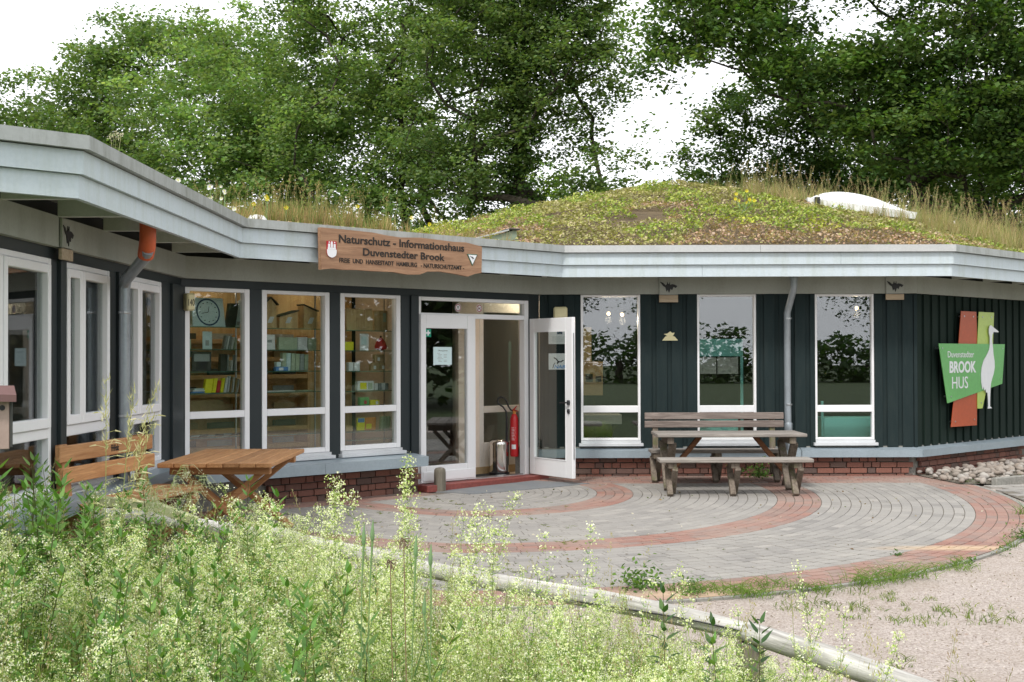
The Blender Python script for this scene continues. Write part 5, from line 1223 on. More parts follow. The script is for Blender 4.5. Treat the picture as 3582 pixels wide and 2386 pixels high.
tree('oak_tree', 'dark tree low behind the skylight at the right', (11.5, 34, 0), (11.5, 34, 5), [(10.5, 33, 5.6, 2.2, 1.5, 1.6), (13.6, 33, 5.8, 2.4, 1.5, 2.4), (8.6, 33, 5.2, 1.4, 1.3, 1.0), (11.5, 32.5, 6.6, 3.2, 1.4, 1.6)], 420, 75, .13, OAKD, 12, crad=.5, gap=.06, tr=.2)
# undergrowth row, so that no bare horizon shows under the crowns
k = 0
for (x, y, z, rx, rz, lb) in ((-19, 50, 2.6, 4, 2.6, 'dark shrub below the far left tree'), (-13, 48, 3.2, 4, 3.0, 'dark shrub below the spiky tree'), (-8.5, 44, 3.6, 3.4, 2.6, 'dark shrub under the light broad tree'), (-4.2, 40, 3.0, 3.0, 2.2, 'dark shrub behind the roof grasses left of the sign'), (-1.6, 37, 3.2, 1.6, 1.6, 'dark shrub just left of the ivy-clad trunk')):
    k += 1; tree('shrub', lb, (x, y, 0), (x, y, z), [(x, y, z, rx, 1.6, rz), (x + rx * .5, y - 1, z * .8, rx * .6, 1.3, rz * .7)], 230, 65, .17, OAK + OAKD[:1], 40 + k, crad=.6, gap=.0, tr=.12, shell=.2, group='shrubs behind the building', cat='shrub', tips_every=9)
for i, (x, y, z, rx, rz, lb) in enumerate(((17, 40, 3.4, 3.5, 3.2, 'dark tree mass beyond the right end of the building'), (23, 44, 3.6, 4.0, 3.4, 'second dark tree mass beyond the right end of the building'), (30, 42, 3.0, 4.5, 3.2, 'third dark tree mass beyond the right end of the building'), (19.5, 31, 1.4, 2.5, 1.4, 'low shrub beyond the right end of the building'))):
    tree('shrub', lb, (x, y, 0), (x, y, z), [(x, y, z, rx, 2, rz), (x + rx * .7, y - 1, z * .7, rx * .7, 1.6, rz * .7)], 150, 50, .26, OAK, 120 + i, crad=.85, gap=.0, tr=.14, shell=.25, group='shrubs behind the building', cat='shrub', tips_every=9)
# trees and hedge across the yard, behind the camera: the windows mirror them; their backlit shade is put into the dark leaf colours
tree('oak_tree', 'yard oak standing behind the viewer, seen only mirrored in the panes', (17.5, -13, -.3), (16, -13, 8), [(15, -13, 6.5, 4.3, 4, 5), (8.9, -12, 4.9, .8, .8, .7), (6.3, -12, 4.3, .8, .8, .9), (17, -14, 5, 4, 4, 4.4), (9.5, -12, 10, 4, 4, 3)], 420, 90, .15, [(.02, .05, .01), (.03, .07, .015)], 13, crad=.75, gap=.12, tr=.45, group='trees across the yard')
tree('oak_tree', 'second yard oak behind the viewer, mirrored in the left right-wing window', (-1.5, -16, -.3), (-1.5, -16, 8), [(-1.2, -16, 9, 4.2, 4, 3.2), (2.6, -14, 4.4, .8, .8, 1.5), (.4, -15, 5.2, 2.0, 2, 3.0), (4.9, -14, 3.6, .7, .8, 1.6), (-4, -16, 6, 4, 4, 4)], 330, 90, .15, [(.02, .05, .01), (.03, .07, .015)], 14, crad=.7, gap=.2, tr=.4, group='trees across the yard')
for i, (x, y, w) in enumerate(((-40, -62, 13), (-15, -66, 13), (8, -64, 11), (28, -66, 12), (52, -60, 14), (44, -20, 10), (40, 4, 10), (46, 26, 11), (38, 44, 12), (30, 8, 7), (33, 18, 8), (27, 13, 5))):
    tree('shrub', 'hedge tree far across the meadow, %s' % ('behind left', 'behind centre left', 'behind centre', 'behind centre right', 'behind right', 'right rear', 'right', 'right front', 'right far', 'near right, tall', 'near right beyond, tall', 'nearest right, tall')[i], (x, y, -.3), (x, y, 3), [(x, y, 1.0, w, 4, 2.2 + (i % 3) * .4), (x + 6, y, 1.2, 5, 3, 2.6)] if i < 9 else [(x, y, 5, w, 4, 5)], 200, 26, .55, [(.03, .07, .015), (.045, .09, .02)], 60 + i, crad=1.5, gap=.0, tr=.25, shell=.3, group='hedge across the meadow', cat='hedge', tips_every=20)

# ------------------------------------------------------------------ meadow in the foreground
def gp(px, py, y=None):      # picture point (2354 wide) to the ground, or to distance y
    u = (px * 1.52167 - 1791) / 4601.5; v = -(py * 1.52167 - 1193) / 4601.5
    d = fwd + rt * u + up * v
    if y is not None: t = y / d.y; return Vector((d.x * t, y, CAM_H + d.z * t))
    t = 6.0
    for _ in range(60): p = d * t; t += (CAM_H + p.z - gz(p.x, p.y)) * .9 / max(-d.z, .03) * .5
    p = d * t; return Vector((p.x, p.y, gz(p.x, p.y)))
class Acc:
    def __init__(s): s.V = []; s.F = []; s.C = []; s.n = 0
    def add(s, V, F, C):
        V = np.asarray(V, float); F = np.asarray(F); C = np.asarray(C, float)
        if C.ndim == 1: C = np.tile(C, (len(V), 1))
        s.V.append(V); s.F.append(F + s.n); s.C.append(C); s.n += len(V)
    def arrays(s): return np.concatenate(s.V), np.concatenate(s.F), np.concatenate(s.C)
    def obj(s, name, mat, parent=None, off=(0, 0, 0)):
        V, F, C = s.arrays(); return link(name, fast_mesh(name, V - np.array(off), F, mat, C), parent)
def q2t(V, F, c): return V, np.concatenate([F[:, [0, 1, 2]], F[:, [0, 2, 3]]]), c
def ribbon(acc, pts, w, col, rg, taper=1.0):
    pts = np.asarray(pts, float); n = len(pts); a = rg.normal(size=3); a[2] *= .2; d = pts[-1] - pts[0]; s = np.cross(d, a); s /= np.linalg.norm(s) + 1e-9
    ws = w * (1 - taper * np.linspace(0, 1, n) ** 1.5).clip(.08)[:, None] * .5
    V = np.empty((2 * n, 3)); V[0::2] = pts - s * ws; V[1::2] = pts + s * ws; F = []
    for i in range(n - 1): k = 2 * i; F += [(k, k + 1, k + 3), (k, k + 3, k + 2)]
    acc.add(V, F, col)
def tris(acc, P, size, rg, cols):
    n = len(P); a = rg.normal(size=(n, 3)); a /= np.linalg.norm(a, axis=1, keepdims=True); b_ = rg.normal(size=(n, 3)); b_ -= a * (a * b_).sum(1, keepdims=True); b_ /= np.linalg.norm(b_, axis=1, keepdims=True)
    s = size * rg.uniform(.7, 1.3, (n, 1)); V = np.stack([P + a * s, P - a * s * .5 + b_ * s * .87, P - a * s * .5 - b_ * s * .87], 1).reshape(-1, 3)
    acc.add(V, np.arange(n * 3).reshape(n, 3), np.repeat(cols, 3, 0))
def bedstraw(seed, H=.8, fl=1.0, green=(.14, .27, .045), big=1.0):
    rg = np.random.default_rng(seed); acc = Acc(); lean = rg.normal(size=2) * .10; stem = lambda z: np.array([lean[0] * (z / H) ** 2 * H, lean[1] * (z / H) ** 2 * H, z]) + np.array([math.sin(z * 9 + seed), math.cos(z * 7 + seed), 0]) * .006
    ribbon(acc, [stem(z) for z in np.linspace(0, H, 9)], .0045, (.16, .22, .06), rg, .6)
    z = .08; FP = []
    while z < H:
        u = z / H; p = stem(z); k = 5
        an = rg.uniform(0, 6.28) + np.arange(k) * 6.28 / k; L = .024 * (1 - .5 * u)
        D = np.stack([np.cos(an), np.sin(an), np.full(k, .3)], 1); S = np.stack([-np.sin(an), np.cos(an), np.zeros(k)], 1) * .0032
        V = np.stack([p + S * 0, p + D * L * .5 + S, p + D * L, p + D * L * .5 - S], 1).reshape(-1, 3); acc.add(*q2t(V, np.arange(4 * k).reshape(k, 4), np.array(green) * rg.uniform(.8, 1.3)))
        if u > .38:
            for b_ in range(rg.integers(2, 4)):
                a = rg.uniform(0, 6.28); Lb = (.15 * (1.12 - u) + .02) * rg.uniform(.6, 1.2) * big; e = p + np.array([math.cos(a) * .75, math.sin(a) * .75, .75]) * Lb
                ribbon(acc, [p, (p + e) / 2 + [0, 0, -.008], e], .0025, green, rg, .4)
                nc = 2 + int(Lb > .06) + int(Lb > .10)
                for c in range(nc):
                    q = p + (e - p) * (1 - .28 * c) + rg.normal(size=3) * .010; FP.append(q + rg.normal(size=(int(9 * fl), 3)) * np.array([.011, .011, .009]))
        z += .055 if u < .4 else .045
    FP.append(stem(H) + rg.normal(size=(14, 3)) * .011); FP = np.concatenate(FP); n = len(FP)
    c0 = np.array([(.82, .84, .52), (.88, .88, .72), (.56, .68, .22), (.30, .44, .09)])[rg.choice(4, n, p=(.38, .3, .2, .12))] * rg.uniform(.85, 1.1, (n, 1)); tris(acc, FP, .0054, rg, c0)
    return acc.arrays()
def scatter(acc, protos, P, sc, rg, lean=.12):
    for i, p in enumerate(P):
        V, F, C = protos[rg.integers(len(protos))]; a = rg.uniform(0, 6.28); c, s = math.cos(a), math.sin(a); k = sc[i]
        W = np.empty_like(V); W[:, 0] = (V[:, 0] * c - V[:, 1] * s) * k; W[:, 1] = (V[:, 0] * s + V[:, 1] * c) * k; W[:, 2] = V[:, 2] * k
        l = rg.normal(size=2) * lean; W[:, 0] += W[:, 2] * l[0]; W[:, 1] += W[:, 2] * l[1]; acc.add(W + p, F, C * rg.uniform(.72, 1.15))
def line_y(x): return np.interp(x, [-3.6, -3.12, -1.83, -.72, .526, 1.22, 1.78, 2.6], [9.5, 9.4, 9.6, 8.45, 7.35, 6.65, 5.75, 4.6])
mg = np.random.default_rng(5)
def meadow_pts(n, f, rg):
    out = []
    while len(out) < n:
        y = rg.uniform(4.2, 9.7); x = rg.uniform(-.43 * y - .1, 2.3)
        if y > line_y(x) - .07 or rg.random() > f(x, y): continue
        out.append((x, y, gz(x, y) - .02))
    return np.array(out)
def rim(P, sc, h, rg, jit=.10):      # plants stay low where the yard side of the meadow is kept open
    out = []
    for i, p in enumerate(P):
        b_ = p[0] / p[1]; top = np.interp(b_, [-.40, -.335, -.31, -.20, -.155, -.09, -.025, .01, .075, .11, .18, .24, .28], [.096, .100, .122, .124, .114, .112, .126, .160, .182, .192, .198, .206, .215])
        mx = CAM_H - (top - max(0, rg.normal()) * .024) * p[1] - p[2]; out.append(min(sc[i], max(mx, .10) / h * rg.uniform(.85, 1.02)))
    return np.array(out)
patch = lambda x, y, s, f: nz(np.array([[x, y, 0.]]), s, f)[0]
BS = [bedstraw(s, .8, (1.25, .9, .7, 1.1, .5, .9, 1.3)[s]) for s in range(7)] + [bedstraw(s + 20, .75, .5, (.20, .34, .06)) for s in range(3)]
def fb(x, y):
    d = 1.0
    if x > .9: d = max(.40, 1 - (x - .9) * .7)
    if x < -1.9 and y > 7.4: d *= .35
    return d * (.07 + .93 * (patch(x, y, 3, 3.8) > .0)) * (.45 if (x < -1.75 and y < 6.6) else 1)
P = meadow_pts(1120, fb, mg); sc = mg.uniform(.62, 1.02, len(P)) * np.interp(P[:, 0], [-3, -1, .8, 2], [1.05, .98, .86, .62]); sc = rim(P, sc, .8, mg); acc = Acc(); scatter(acc, BS, P, sc, mg)
tag(acc.obj('bedstraw', 'leaf_blossom'), 'frothy cream-flowered bedstraw filling the foreground meadow', 'wildflowers', kind='stuff')
# grass
def tuft(seed, n=13, H=.46, spread=.16, cols=((.15, .28, .05), (.24, .37, .06), (.10, .20, .05), (.40, .36, .17)), w=.0085):
    rg = np.random.default_rng(seed); acc = Acc()
    for k in range(n):
        a = rg.uniform(0, 6.28); h = H * rg.uniform(.5, 1.2); r_ = spread * rg.uniform(.3, 1.2); b_ = rg.normal(size=2) * (.03 if n < 60 else .10) * np.array([1, .6])
        pts = [(b_[0] + math.cos(a) * r_ * u ** 2, b_[1] + math.sin(a) * r_ * u ** 2, h * u * (1 - .25 * u * (r_ / spread))) for u in (0, .35, .7, 1)]
        ribbon(acc, pts, w, np.array(cols[rg.integers(len(cols))]) * rg.uniform(.8, 1.2), rg)
    return acc.arrays()
GT = [tuft(s) for s in range(8)] + [tuft(s + 30, 10, .55, .22, ((.20, .30, .05), (.26, .36, .07))) for s in range(4)]
P = meadow_pts(2300, lambda x, y: (.40 + .60 * (patch(x, y, 3, 3.8) < .15 or x < -1.8)) * (1 if x < 1 else max(.15, 1 - (x - 1))), mg); acc = Acc(); scatter(acc, GT, P, rim(P, mg.uniform(.7, 1.3, len(P)), .45, mg), mg)
def stalk(seed, H=.8, head=.14, cols=((.46, .38, .22), (.36, .34, .14)), droop=0, n=22, w=.003):
    rg = np.random.default_rng(seed); acc = Acc(); b_ = rg.normal(size=2) * .08
    f = lambda u: np.array([b_[0] * u ** 2, b_[1] * u ** 2, H * u]) if not droop else np.array([b_[0] * u ** 2 + droop * max(0, u - .6) ** 2 * H, b_[1] * u ** 2, H * (u - .9 * max(0, u - .75) ** 2 * droop)])
    ribbon(acc, [f(u) for u in np.linspace(0, 1, 8)], w, (.26, .30, .11), rg, .5); us = rg.uniform(1 - head / H, 1, n); P = np.array([f(u) for u in us]); D = rg.normal(size=(n, 3)) * .35; D[:, 2] += 1; D /= np.linalg.norm(D, axis=1, keepdims=True)
    S = np.cross(D, rg.normal(size=(n, 3))); S /= np.linalg.norm(S, axis=1, keepdims=True); L = .018; P = P + rg.normal(size=(n, 3)) * .006 * (1 + 1.2 * (1 - (us[:, None] - 1 + head / H) / (head / H)))
    V = np.stack([P, P + D * L * .5 + S * .0022, P + D * L, P + D * L * .5 - S * .0022], 1).reshape(-1, 3); acc.add(*q2t(V, np.arange(4 * n).reshape(n, 4), np.repeat(np.array(cols)[rg.integers(len(cols), size=n)], 4, 0)))
    return acc.arrays()
ST = [stalk(s, .95, .16) for s in range(5)] + [stalk(s + 9, .85, .2, ((.33, .22, .15), (.42, .33, .2))) for s in range(4)]
P = meadow_pts(520, lambda x, y: 1 if x < .8 else .3, mg); scatter(acc, ST, P, rim(P, mg.uniform(.7, 1.08, len(P)), .8, mg), mg, .16)
tag(acc.obj('grass', 'leaf_meadow'), 'tangled green and straw-coloured grass growing among the bedstraw', 'grass', kind='stuff')
# nettles
def nettle(seed, H=.8, leaf=.085, cols=((.08, .18, .035), (.11, .23, .05), (.15, .27, .06))):
    rg = np.random.default_rng(seed); acc = Acc(); b_ = rg.normal(size=2) * .05; f = lambda u: np.array([b_[0] * u * u, b_[1] * u * u, H * u])
    ribbon(acc, [f(u) for u in np.linspace(0, 1, 6)], .006, (.12, .13, .05), rg, .5); ribbon(acc, [f(u) for u in np.linspace(0, 1, 6)], .006, (.12, .13, .05), rg, .5)
    nn = int(H / .042); a0 = rg.uniform(0, 6.28)
    for k in range(2, nn + 1):
        u = k / nn; p = f(u); L = leaf * (1.15 - .75 * abs(u - .45) * 1.4) * rg.uniform(.8, 1.15)
        for sd in (0, math.pi):
            a = a0 + k * math.pi / 2 + sd + rg.normal() * .2; D = np.array([math.cos(a), math.sin(a), 0]); S = np.array([-math.sin(a), math.cos(a), 0]); dr = rg.uniform(.1, .6) * (1 - u * .8); upk = .9 * u ** 3
            pt = lambda t, w: p + D * (.01 + L * t) + S * w * L + np.array([0, 0, (.18 + upk) * L * t - dr * L * t * t * 1.3 + abs(w) * L * .25])
            V = [pt(0, 0), pt(.20, .20), pt(.30, 0), pt(.20, -.20), pt(.45, .17), pt(.62, 0), pt(.45, -.17), pt(1, 0), pt(.75, .085), pt(.75, -.085)]
            F = [(0, 1, 2), (0, 2, 3), (1, 4, 5), (1, 5, 2), (2, 5, 6), (2, 6, 3), (4, 8, 5), (5, 8, 7), (5, 7, 9), (5, 9, 6)]
            acc.add(V, F, np.array(cols[rg.integers(3)]) * rg.uniform(.8, 1.25))
    return acc.arrays()
NT = [nettle(s, .72, .078) for s in range(8)]
def fn(x, y):
    if x < -1.7 and y > 6.8: return 1.0
    if math.hypot((x + 1.35) / .55, (y - 6.0) / 1.3) < 1: return .9
    if math.hypot((x + .75) / .35, (y - 5.0) / .6) < 1 or math.hypot((x + 2.4) / .4, (y - 6.0) / .5) < 1: return .7
    return .022 if x < .4 else .012
P = meadow_pts(300, fn, mg); acc = Acc(); scatter(acc, NT, P, rim(P, mg.uniform(.75, 1.25, len(P)) * np.where((P[:, 0] < -2.3), 1.25, 1.0), .72, mg), mg, .08)
tag(acc.obj('nettles', 'leaf_meadow'), 'dark green nettles massed at the left and among the bedstraw', 'nettles', kind='stuff')
# undergrowth mat of leafy litter under everything
P = meadow_pts(15000, lambda x, y: 1 if x < 1.2 else .35, mg); P[:, 2] += .02 + mg.random(len(P)) ** 1.5 * .30; V, F = leaf_quads(P, mg.uniform(.025, .075, len(P)), .3, .5, mg)
c0 = np.array([(.06, .13, .025), (.11, .20, .04), (.045, .10, .02), (.24, .25, .10)])[mg.integers(0, 4, len(P))]
tag(link('leafy_undergrowth', fast_mesh('leafy_undergrowth', V, F, 'leaf_meadow', np.repeat(c0, 4, 0))), 'low mixed leaves covering the soil beneath the meadow flowers', 'undergrowth', kind='stuff')

# single plants that stand out
def single(name, label, cat, acc_arr, p, sc=1.0, rz=0, group=None, mat='leaf_meadow', parts_=None):
    t = thing(name, label, cat, tuple(p), rz, group); t.scale = (sc,) * 3
    V, F, C = acc_arr; tag(link('plant', fast_mesh('plant', V, F, mat, C), t), kind='stuff'); return t
for i, (tx, ty, bx_, lb) in enumerate(((243, 872, 232, 'tall oat-grass stalk, leftmost, against the left wing windows'), (314, 890, 255, 'tall oat-grass stalk rising in front of the grey downpipe'), (368, 884, 240, 'tall oat-grass stalk leaning right across the bench back'), (362, 953, 238, 'tall thick pale oat-grass stalk leaning over the brown bench'))):
    a = gp(tx, ty, 7.0); b_ = gp(bx_, 1250, 7.0); b_.z = gz(b_.x, 7.0); rg = np.random.default_rng(70 + i); acc = Acc(); H = a.z - b_.z; dx = a.x - b_.x
    f = lambda u: np.array([dx * u ** 1.8, .05 * math.sin(u * 3 + i), H * u]); ribbon(acc, [f(u) for u in np.linspace(0, 1, 10)], .006, (.34, .38, .15), rg, .6); ribbon(acc, [f(u) for u in np.linspace(0, 1, 10)], .006, (.34, .38, .15), rg, .6)
    for k in range(70):
        u = rg.uniform(.76, 1.0); p = f(u) + rg.normal(size=3) * .010; d = np.array([rg.normal() * .5 + .5 * dx, rg.normal() * .4, 1.0]); d /= np.linalg.norm(d); ribbon(acc, [p, p + d * .018, p + d * .036], .006, np.array((.55, .52, .30)) * rg.uniform(.7, 1.2), rg, .9)
    for k in range(9):
        u = rg.uniform(.55, .9); p = f(u); d = np.array([rg.choice([-1, 1]) * .9, rg.normal() * .3, .25]); ribbon(acc, [p, p + d * .05, p + d * .09 + [0, 0, -.015]], .003, (.55, .50, .30), rg, .5); ribbon(acc, [p + d * .06, p + d * .10 + [0, 0, -.018]], .008, (.60, .55, .36), rg, .6)
    single('grass_stalk', lb, 'grass', acc.arrays(), b_, group='tall oat-grass stalks')
for i, (tx, ty, dr, lb) in enumerate(((345, 1078, 1, 'arching drooping grass panicle over the bench seat, left'), (405, 1062, -1, 'arching drooping grass panicle at the left end of the brown table'), (450, 1085, -1, 'arching drooping grass panicle in front of the brown table planks'), (352, 1110, -1, 'low arching grass panicle beside the bench seat'))):
    a = gp(tx, ty, 7.6); b_ = Vector((a.x + .12 * dr, 7.6, gz(a.x, 7.6))); rg = np.random.default_rng(90 + i); acc = Acc(); H = a.z - b_.z
    f = lambda u: np.array([.12 * -dr * 0 + (-dr) * (.02 + .26 * max(0, u - .55) ** 1.3), 0, H * (u - .55 * max(0, u - .85))]); ribbon(acc, [f(u) for u in np.linspace(0, 1.15, 12)], .005, (.20, .30, .08), rg, .5)
    for k in range(60):
        u = rg.uniform(.80, 1.15); p = f(u); L = rg.uniform(.04, .10); d = np.array([rg.normal() * .5 - dr * .5, rg.normal() * .4, -.1]); ribbon(acc, [p, p + d * L * .6 + [0, 0, .01], p + d * L + [0, 0, -.035]], .0022, (.42, .46, .28), rg, .3); tris(acc, (p + d * L + [0, 0, -.035])[None] + rg.normal(size=(4, 3)) * .008, .005, rg, np.tile((.46, .46, .36), (4, 1)))
    single('arching_grass', lb, 'grass', acc.arrays(), b_, group='arching grass panicles')
for i, (tx, ty, lb) in enumerate(((842, 1200, 'leftmost closed green goat-beard bud on a tall stem'), (858, 1190, 'goat-beard bud just right of the leftmost one'), (952, 1228, 'goat-beard bud right of the brown seed heads'), (984, 1250, 'thickest goat-beard bud, rightmost of the tall ones'), (973, 1372, 'low goat-beard bud below the others'))):
    a = gp(tx, ty, 5.2); rg = np.random.default_rng(i); b_ = Vector((a.x + .03 * (i - 2) * .5, 5.2, gz(a.x, 5.2))); t = thing('goat_beard', lb, 'wildflower', tuple(b_), 0, 'goat-beard buds'); H = a.z - b_.z; dx = a.x - b_.x
    pth = [(dx * u ** 2 + .01 * math.sin(u * 5 + i), .01 * math.cos(4 * u), H * u * .93) for u in np.linspace(0, 1, 9)]; part('stem', MB().tube(pth, [.0022] * 7 + [.003, .005], 6), 'stem_green', t, smooth=True)
    e = Vector(pth[-1]); part('bud', MB().tube([e, e + Vector((0, 0, .008)), e + Vector((0, 0, .03)), e + Vector((.001, 0, .055)), e + Vector((.003, 0, .085))], [.005, .0085, .0085, .005, .0012], 8), 'bud_green', t, smooth=True)
    for k in range(2):
        mb = MB(); acc = Acc(); z0 = H * (.25 + .3 * k); s_ = 1 if (k + i) % 2 else -1; ribbon(acc, [(0, 0, z0), (.03 * s_, 0, z0 + .10), (.06 * s_, .01, z0 + .22)], .010, (.13, .23, .10), rg); V, F, C = acc.arrays(); link('leaf', fast_mesh('leaf', V, F, 'leaf_meadow', C), t)
for i, (tx, ty, lb) in enumerate(((928, 1240, 'withered brown seed head between the goat-beard buds'), (897, 1290, 'lower dark withered seed head left of the other'))):
    a = gp(tx, ty, 5.3); b_ = Vector((a.x, 5.3, gz(a.x, 5.3))); t = thing('withered_flower', lb, 'wildflower', tuple(b_), 0, 'withered seed heads'); H = a.z - b_.z
    part('stem', MB().tube([(0, 0, 0), (.01, 0, H * .5), (0, 0, H)], [.0028, .0024, .002], 6), 'stem_red', t, smooth=True); rg = np.random.default_rng(i); mb = MB()
    for k in range(9): an = k * .7; mb.tube([(0, 0, H), (.018 * math.cos(an), .018 * math.sin(an), H + .005 - .02 * (k % 3)), (.032 * math.cos(an), .03 * math.sin(an), H - .01 * (k % 4))], [.003, .0025, .001], 4)
    part('seed_head', mb, 'stem_brown', t)
for i, (tx, ty, y, h, g_, lb) in enumerate(((905, 1052, 6.2, 0, 0, 'tall branching bedstraw reaching up to the brick plinth'), (1060, 1135, 6.4, 0, 0, 'tall bedstraw leaning left beside the bollard'), (995, 1165, 6.0, 0, 0, 'tall bedstraw between the two tallest ones'), (780, 1100, 6.8, 0, 0, 'tall bedstraw before the left shop sill'), (715, 1110, 7.0, 0, 0, 'tall bedstraw beside the table leg'), (1252, 1248, 5.6, 0, 1, 'dark green budding bedstraw, left of the thin twig'), (1292, 1212, 5.6, 0, 1, 'thin green twig-like bedstraw over the paving'), (1185, 1300, 5.6, 0, 1, 'bowed dark green bedstraw left of the budding ones'), (1352, 1300, 5.8, 0, 0, 'small cream bedstraw over the sand drift'), (1556, 1305, 6.2, 0, 0, 'thin cream bedstraw alone at the paving edge'), (1855, 1302, 6.4, 0, 1, 'light green bedstraw standing on the gravel'), (560, 1120, 6.6, 0, 0, 'tall bedstraw in front of the table crossed legs'), (640, 1150, 6.9, 0, 0, 'bedstraw spray right of the table crossed legs'), (745, 1130, 6.5, 0, 0, 'bedstraw spray on the left of the tall one by the sill'), (830, 1180, 6.2, 0, 0, 'bedstraw spray behind the goat-beard buds'), (1100, 1215, 5.9, 0, 0, 'bedstraw spray right of the leaning tall one'), (1030, 1190, 6.1, 0, 0, 'bedstraw spray between tall leaning stems'), (480, 1165, 7.0, 0, 0, 'bedstraw spray before the left table trestle'), (1420, 1330, 6.0, 0, 1, 'light green bedstraw by the sand drift'), (870, 1140, 6.3, 0, 0, 'bedstraw spray left beside the tallest one'), (935, 1110, 6.2, 0, 0, 'bedstraw spray right beside the tallest one'), (690, 1175, 6.8, 0, 0, 'bedstraw spray low by the table foot'), (590, 1145, 6.9, 0, 0, 'bedstraw spray in the crossing of the table legs'), (1080, 1165, 6.2, 0, 0, 'bedstraw spray right of the bollard'), (1690, 1400, 6.0, 0, 1, 'bedstraw rising over the log by the wire loop'), (1800, 1395, 5.8, 0, 0, 'bedstraw rising over the right log'), (1900, 1420, 5.6, 0, 1, 'pale bedstraw over the far right end of the log'), (1960, 1470, 5.4, 0, 0, 'bedstraw at the lower right beside the log'))):
    a = gp(tx, ty, y); b_ = Vector((a.x + .04, y, gz(a.x, y))); H = a.z - b_.z; ar = bedstraw(200 + i, H, .9 if not g_ else .5, (.17, .27, .045) if not g_ else (.12, .26, .035), 1.0 if ty < 1200 else .6); single('bedstraw_stem', lb, 'wildflower', ar, b_, mat='leaf_blossom', group='tall single bedstraws')
for i, (tx, ty, lb) in enumerate(((1529, 1360, 'dark nettle top in front of the log, left of three'), (1622, 1430, 'dark nettle top in front of the log, middle of three'), (1744, 1432, 'dark nettle top by the wire loop, right of three'))):
    a = gp(tx, ty, 5.9); b_ = Vector((a.x, 5.9, gz(a.x, 5.9))); single('nettle', lb, 'nettle', nettle(300 + i, a.z - b_.z, .095, ((.05, .11, .03), (.09, .16, .05), (.04, .09, .03))), b_, group='single nettles')
a = gp(607, 1095, 7.2); single('nettle', 'flowering nettle with grey tassels before the table', 'nettle', nettle(330, 1.05, .11), (a.x, 7.2, gz(a.x, 7.2) + .0))
# weeds along the paving edge
WD = [(1475, 1356, .22, 'bushy young weed on the sand drift, biggest of the paving weeds'), (1540, 1362, .10, 'weed tuft right of the bushy one'), (1590, 1370, .16, 'leafy weed tuft with pale flowers at the kerb'), (1622, 1362, .14, 'weed tuft just left of the grass clump'), (1700, 1368, .13, 'long low grass clump at the paving edge, left one'), (1742, 1372, .10, 'low grass by the paving edge'), (1770, 1352, .12, 'small weed standing above the low grass'), (1835, 1358, .11, 'weed tuft in the middle of the paving edge'), (1885, 1358, .10, 'weed tuft before the long grass strip'), (1990, 1345, .16, 'long grass strip at the kerb, left part'), (2040, 1336, .17, 'long grass strip at the kerb, middle part'), (2090, 1328, .16, 'long grass strip at the kerb, right part'), (2185, 1310, .09, 'small moss clump right of the grass strip'), (2200, 1302, .13, 'round leafy weed at the kerb'), (2230, 1300, .10, 'flat leafy weed next to the round one'), (2300, 1275, .12, 'weed at the kerb near the right edge, lower'), (2325, 1258, .14, 'weed at the kerb near the right edge, upper'), (2352, 1240, .16, 'weed cut by the right edge of view'), (2065, 1280, .06, 'tiny weed in a joint of the red outer ring'), (2222, 1112, .08, 'small round-leaved weed by the concrete kerb'), (2250, 1113, .07, 'low weed right of the round-leaved one'), (2345, 1105, .08, 'low weed on the pale path at the right edge'), (2348, 1185, .20, 'fern-like weed at the right edge of the paving'), (1020, 1128, .10, 'leafy weed at the foot of the bollard, right'), (1000, 1130, .07, 'small weed at the foot of the bollard, left'), (1700, 1095, .34, 'broad-leaved green plant growing under the grey picnic table'), (1740, 1098, .26, 'second green plant growing under the grey picnic table')]
for i, (x, y, h, lb) in enumerate(WD):
    p = gp(x, y); grassy = 'grass' in lb; ar = tuft(500 + i, 90 if grassy else 34, h * .95, h * (1.5 if grassy else 1.0), ((.10, .19, .03), (.15, .25, .04), (.20, .27, .07)), .006) if (grassy or i % 3 == 1) else None
    if ar is None:
        rg = np.random.default_rng(i); acc = Acc(); n = int(70 + 900 * h) if h > .12 else 45; C = rg.normal(size=(n, 3)) * np.array([.42, .42, .3]) * h; C[:, 2] = np.abs(C[:, 2]) * 1.4 + .01; V, F = leaf_quads(C, (.045 if h > .2 else .03) * rg.uniform(.5, 1.3, n), .5, .55, rg); acc.add(*q2t(V, F, np.repeat(np.array([(.09, .18, .03), (.13, .23, .04), (.06, .13, .025)])[rg.integers(0, 3, n)], 4, 0)))
        for k in range(6): ribbon(acc, [(0, 0, 0), tuple(C[k] * .6), tuple(C[k])], .004, (.12, .16, .05), rg)
        ar = acc.arrays()
    single('weed', lb, 'weed', ar, p, group='weeds along the paving')
# scattered little weeds and pebbles on the grit
acc = Acc(); TW = [tuft(s + 700, 9, .05, .05, ((.16, .22, .05), (.25, .28, .09), (.10, .17, .03)), .006) for s in range(5)]; P = []
while len(P) < 420:
    x, y = mg.uniform(.8, 6.2), mg.uniform(5.6, 11)
    if math.hypot(x - CX, y - CY) > 6.36 and y > line_y(x) - .3 and patch(x, y, 31, 2.5) > -.1 + .25 * (x - 2.5): P.append((x, y, gz(x, y) - .012))
scatter(acc, TW, np.array(P), mg.uniform(.5, 1.6, len(P)), mg); tag(acc.obj('grit_weeds', 'leaf_meadow'), 'tiny green tufts dotted over the pinkish grit', 'weeds', kind='stuff')
P = []
while len(P) < 15000:
    x, y = mg.uniform(-.5, 7), mg.uniform(5.4, 13)
    if math.hypot(x - CX, y - CY) > 6.33 and y > line_y(x) - .5: P.append((x, y, gz(x, y) - .009))
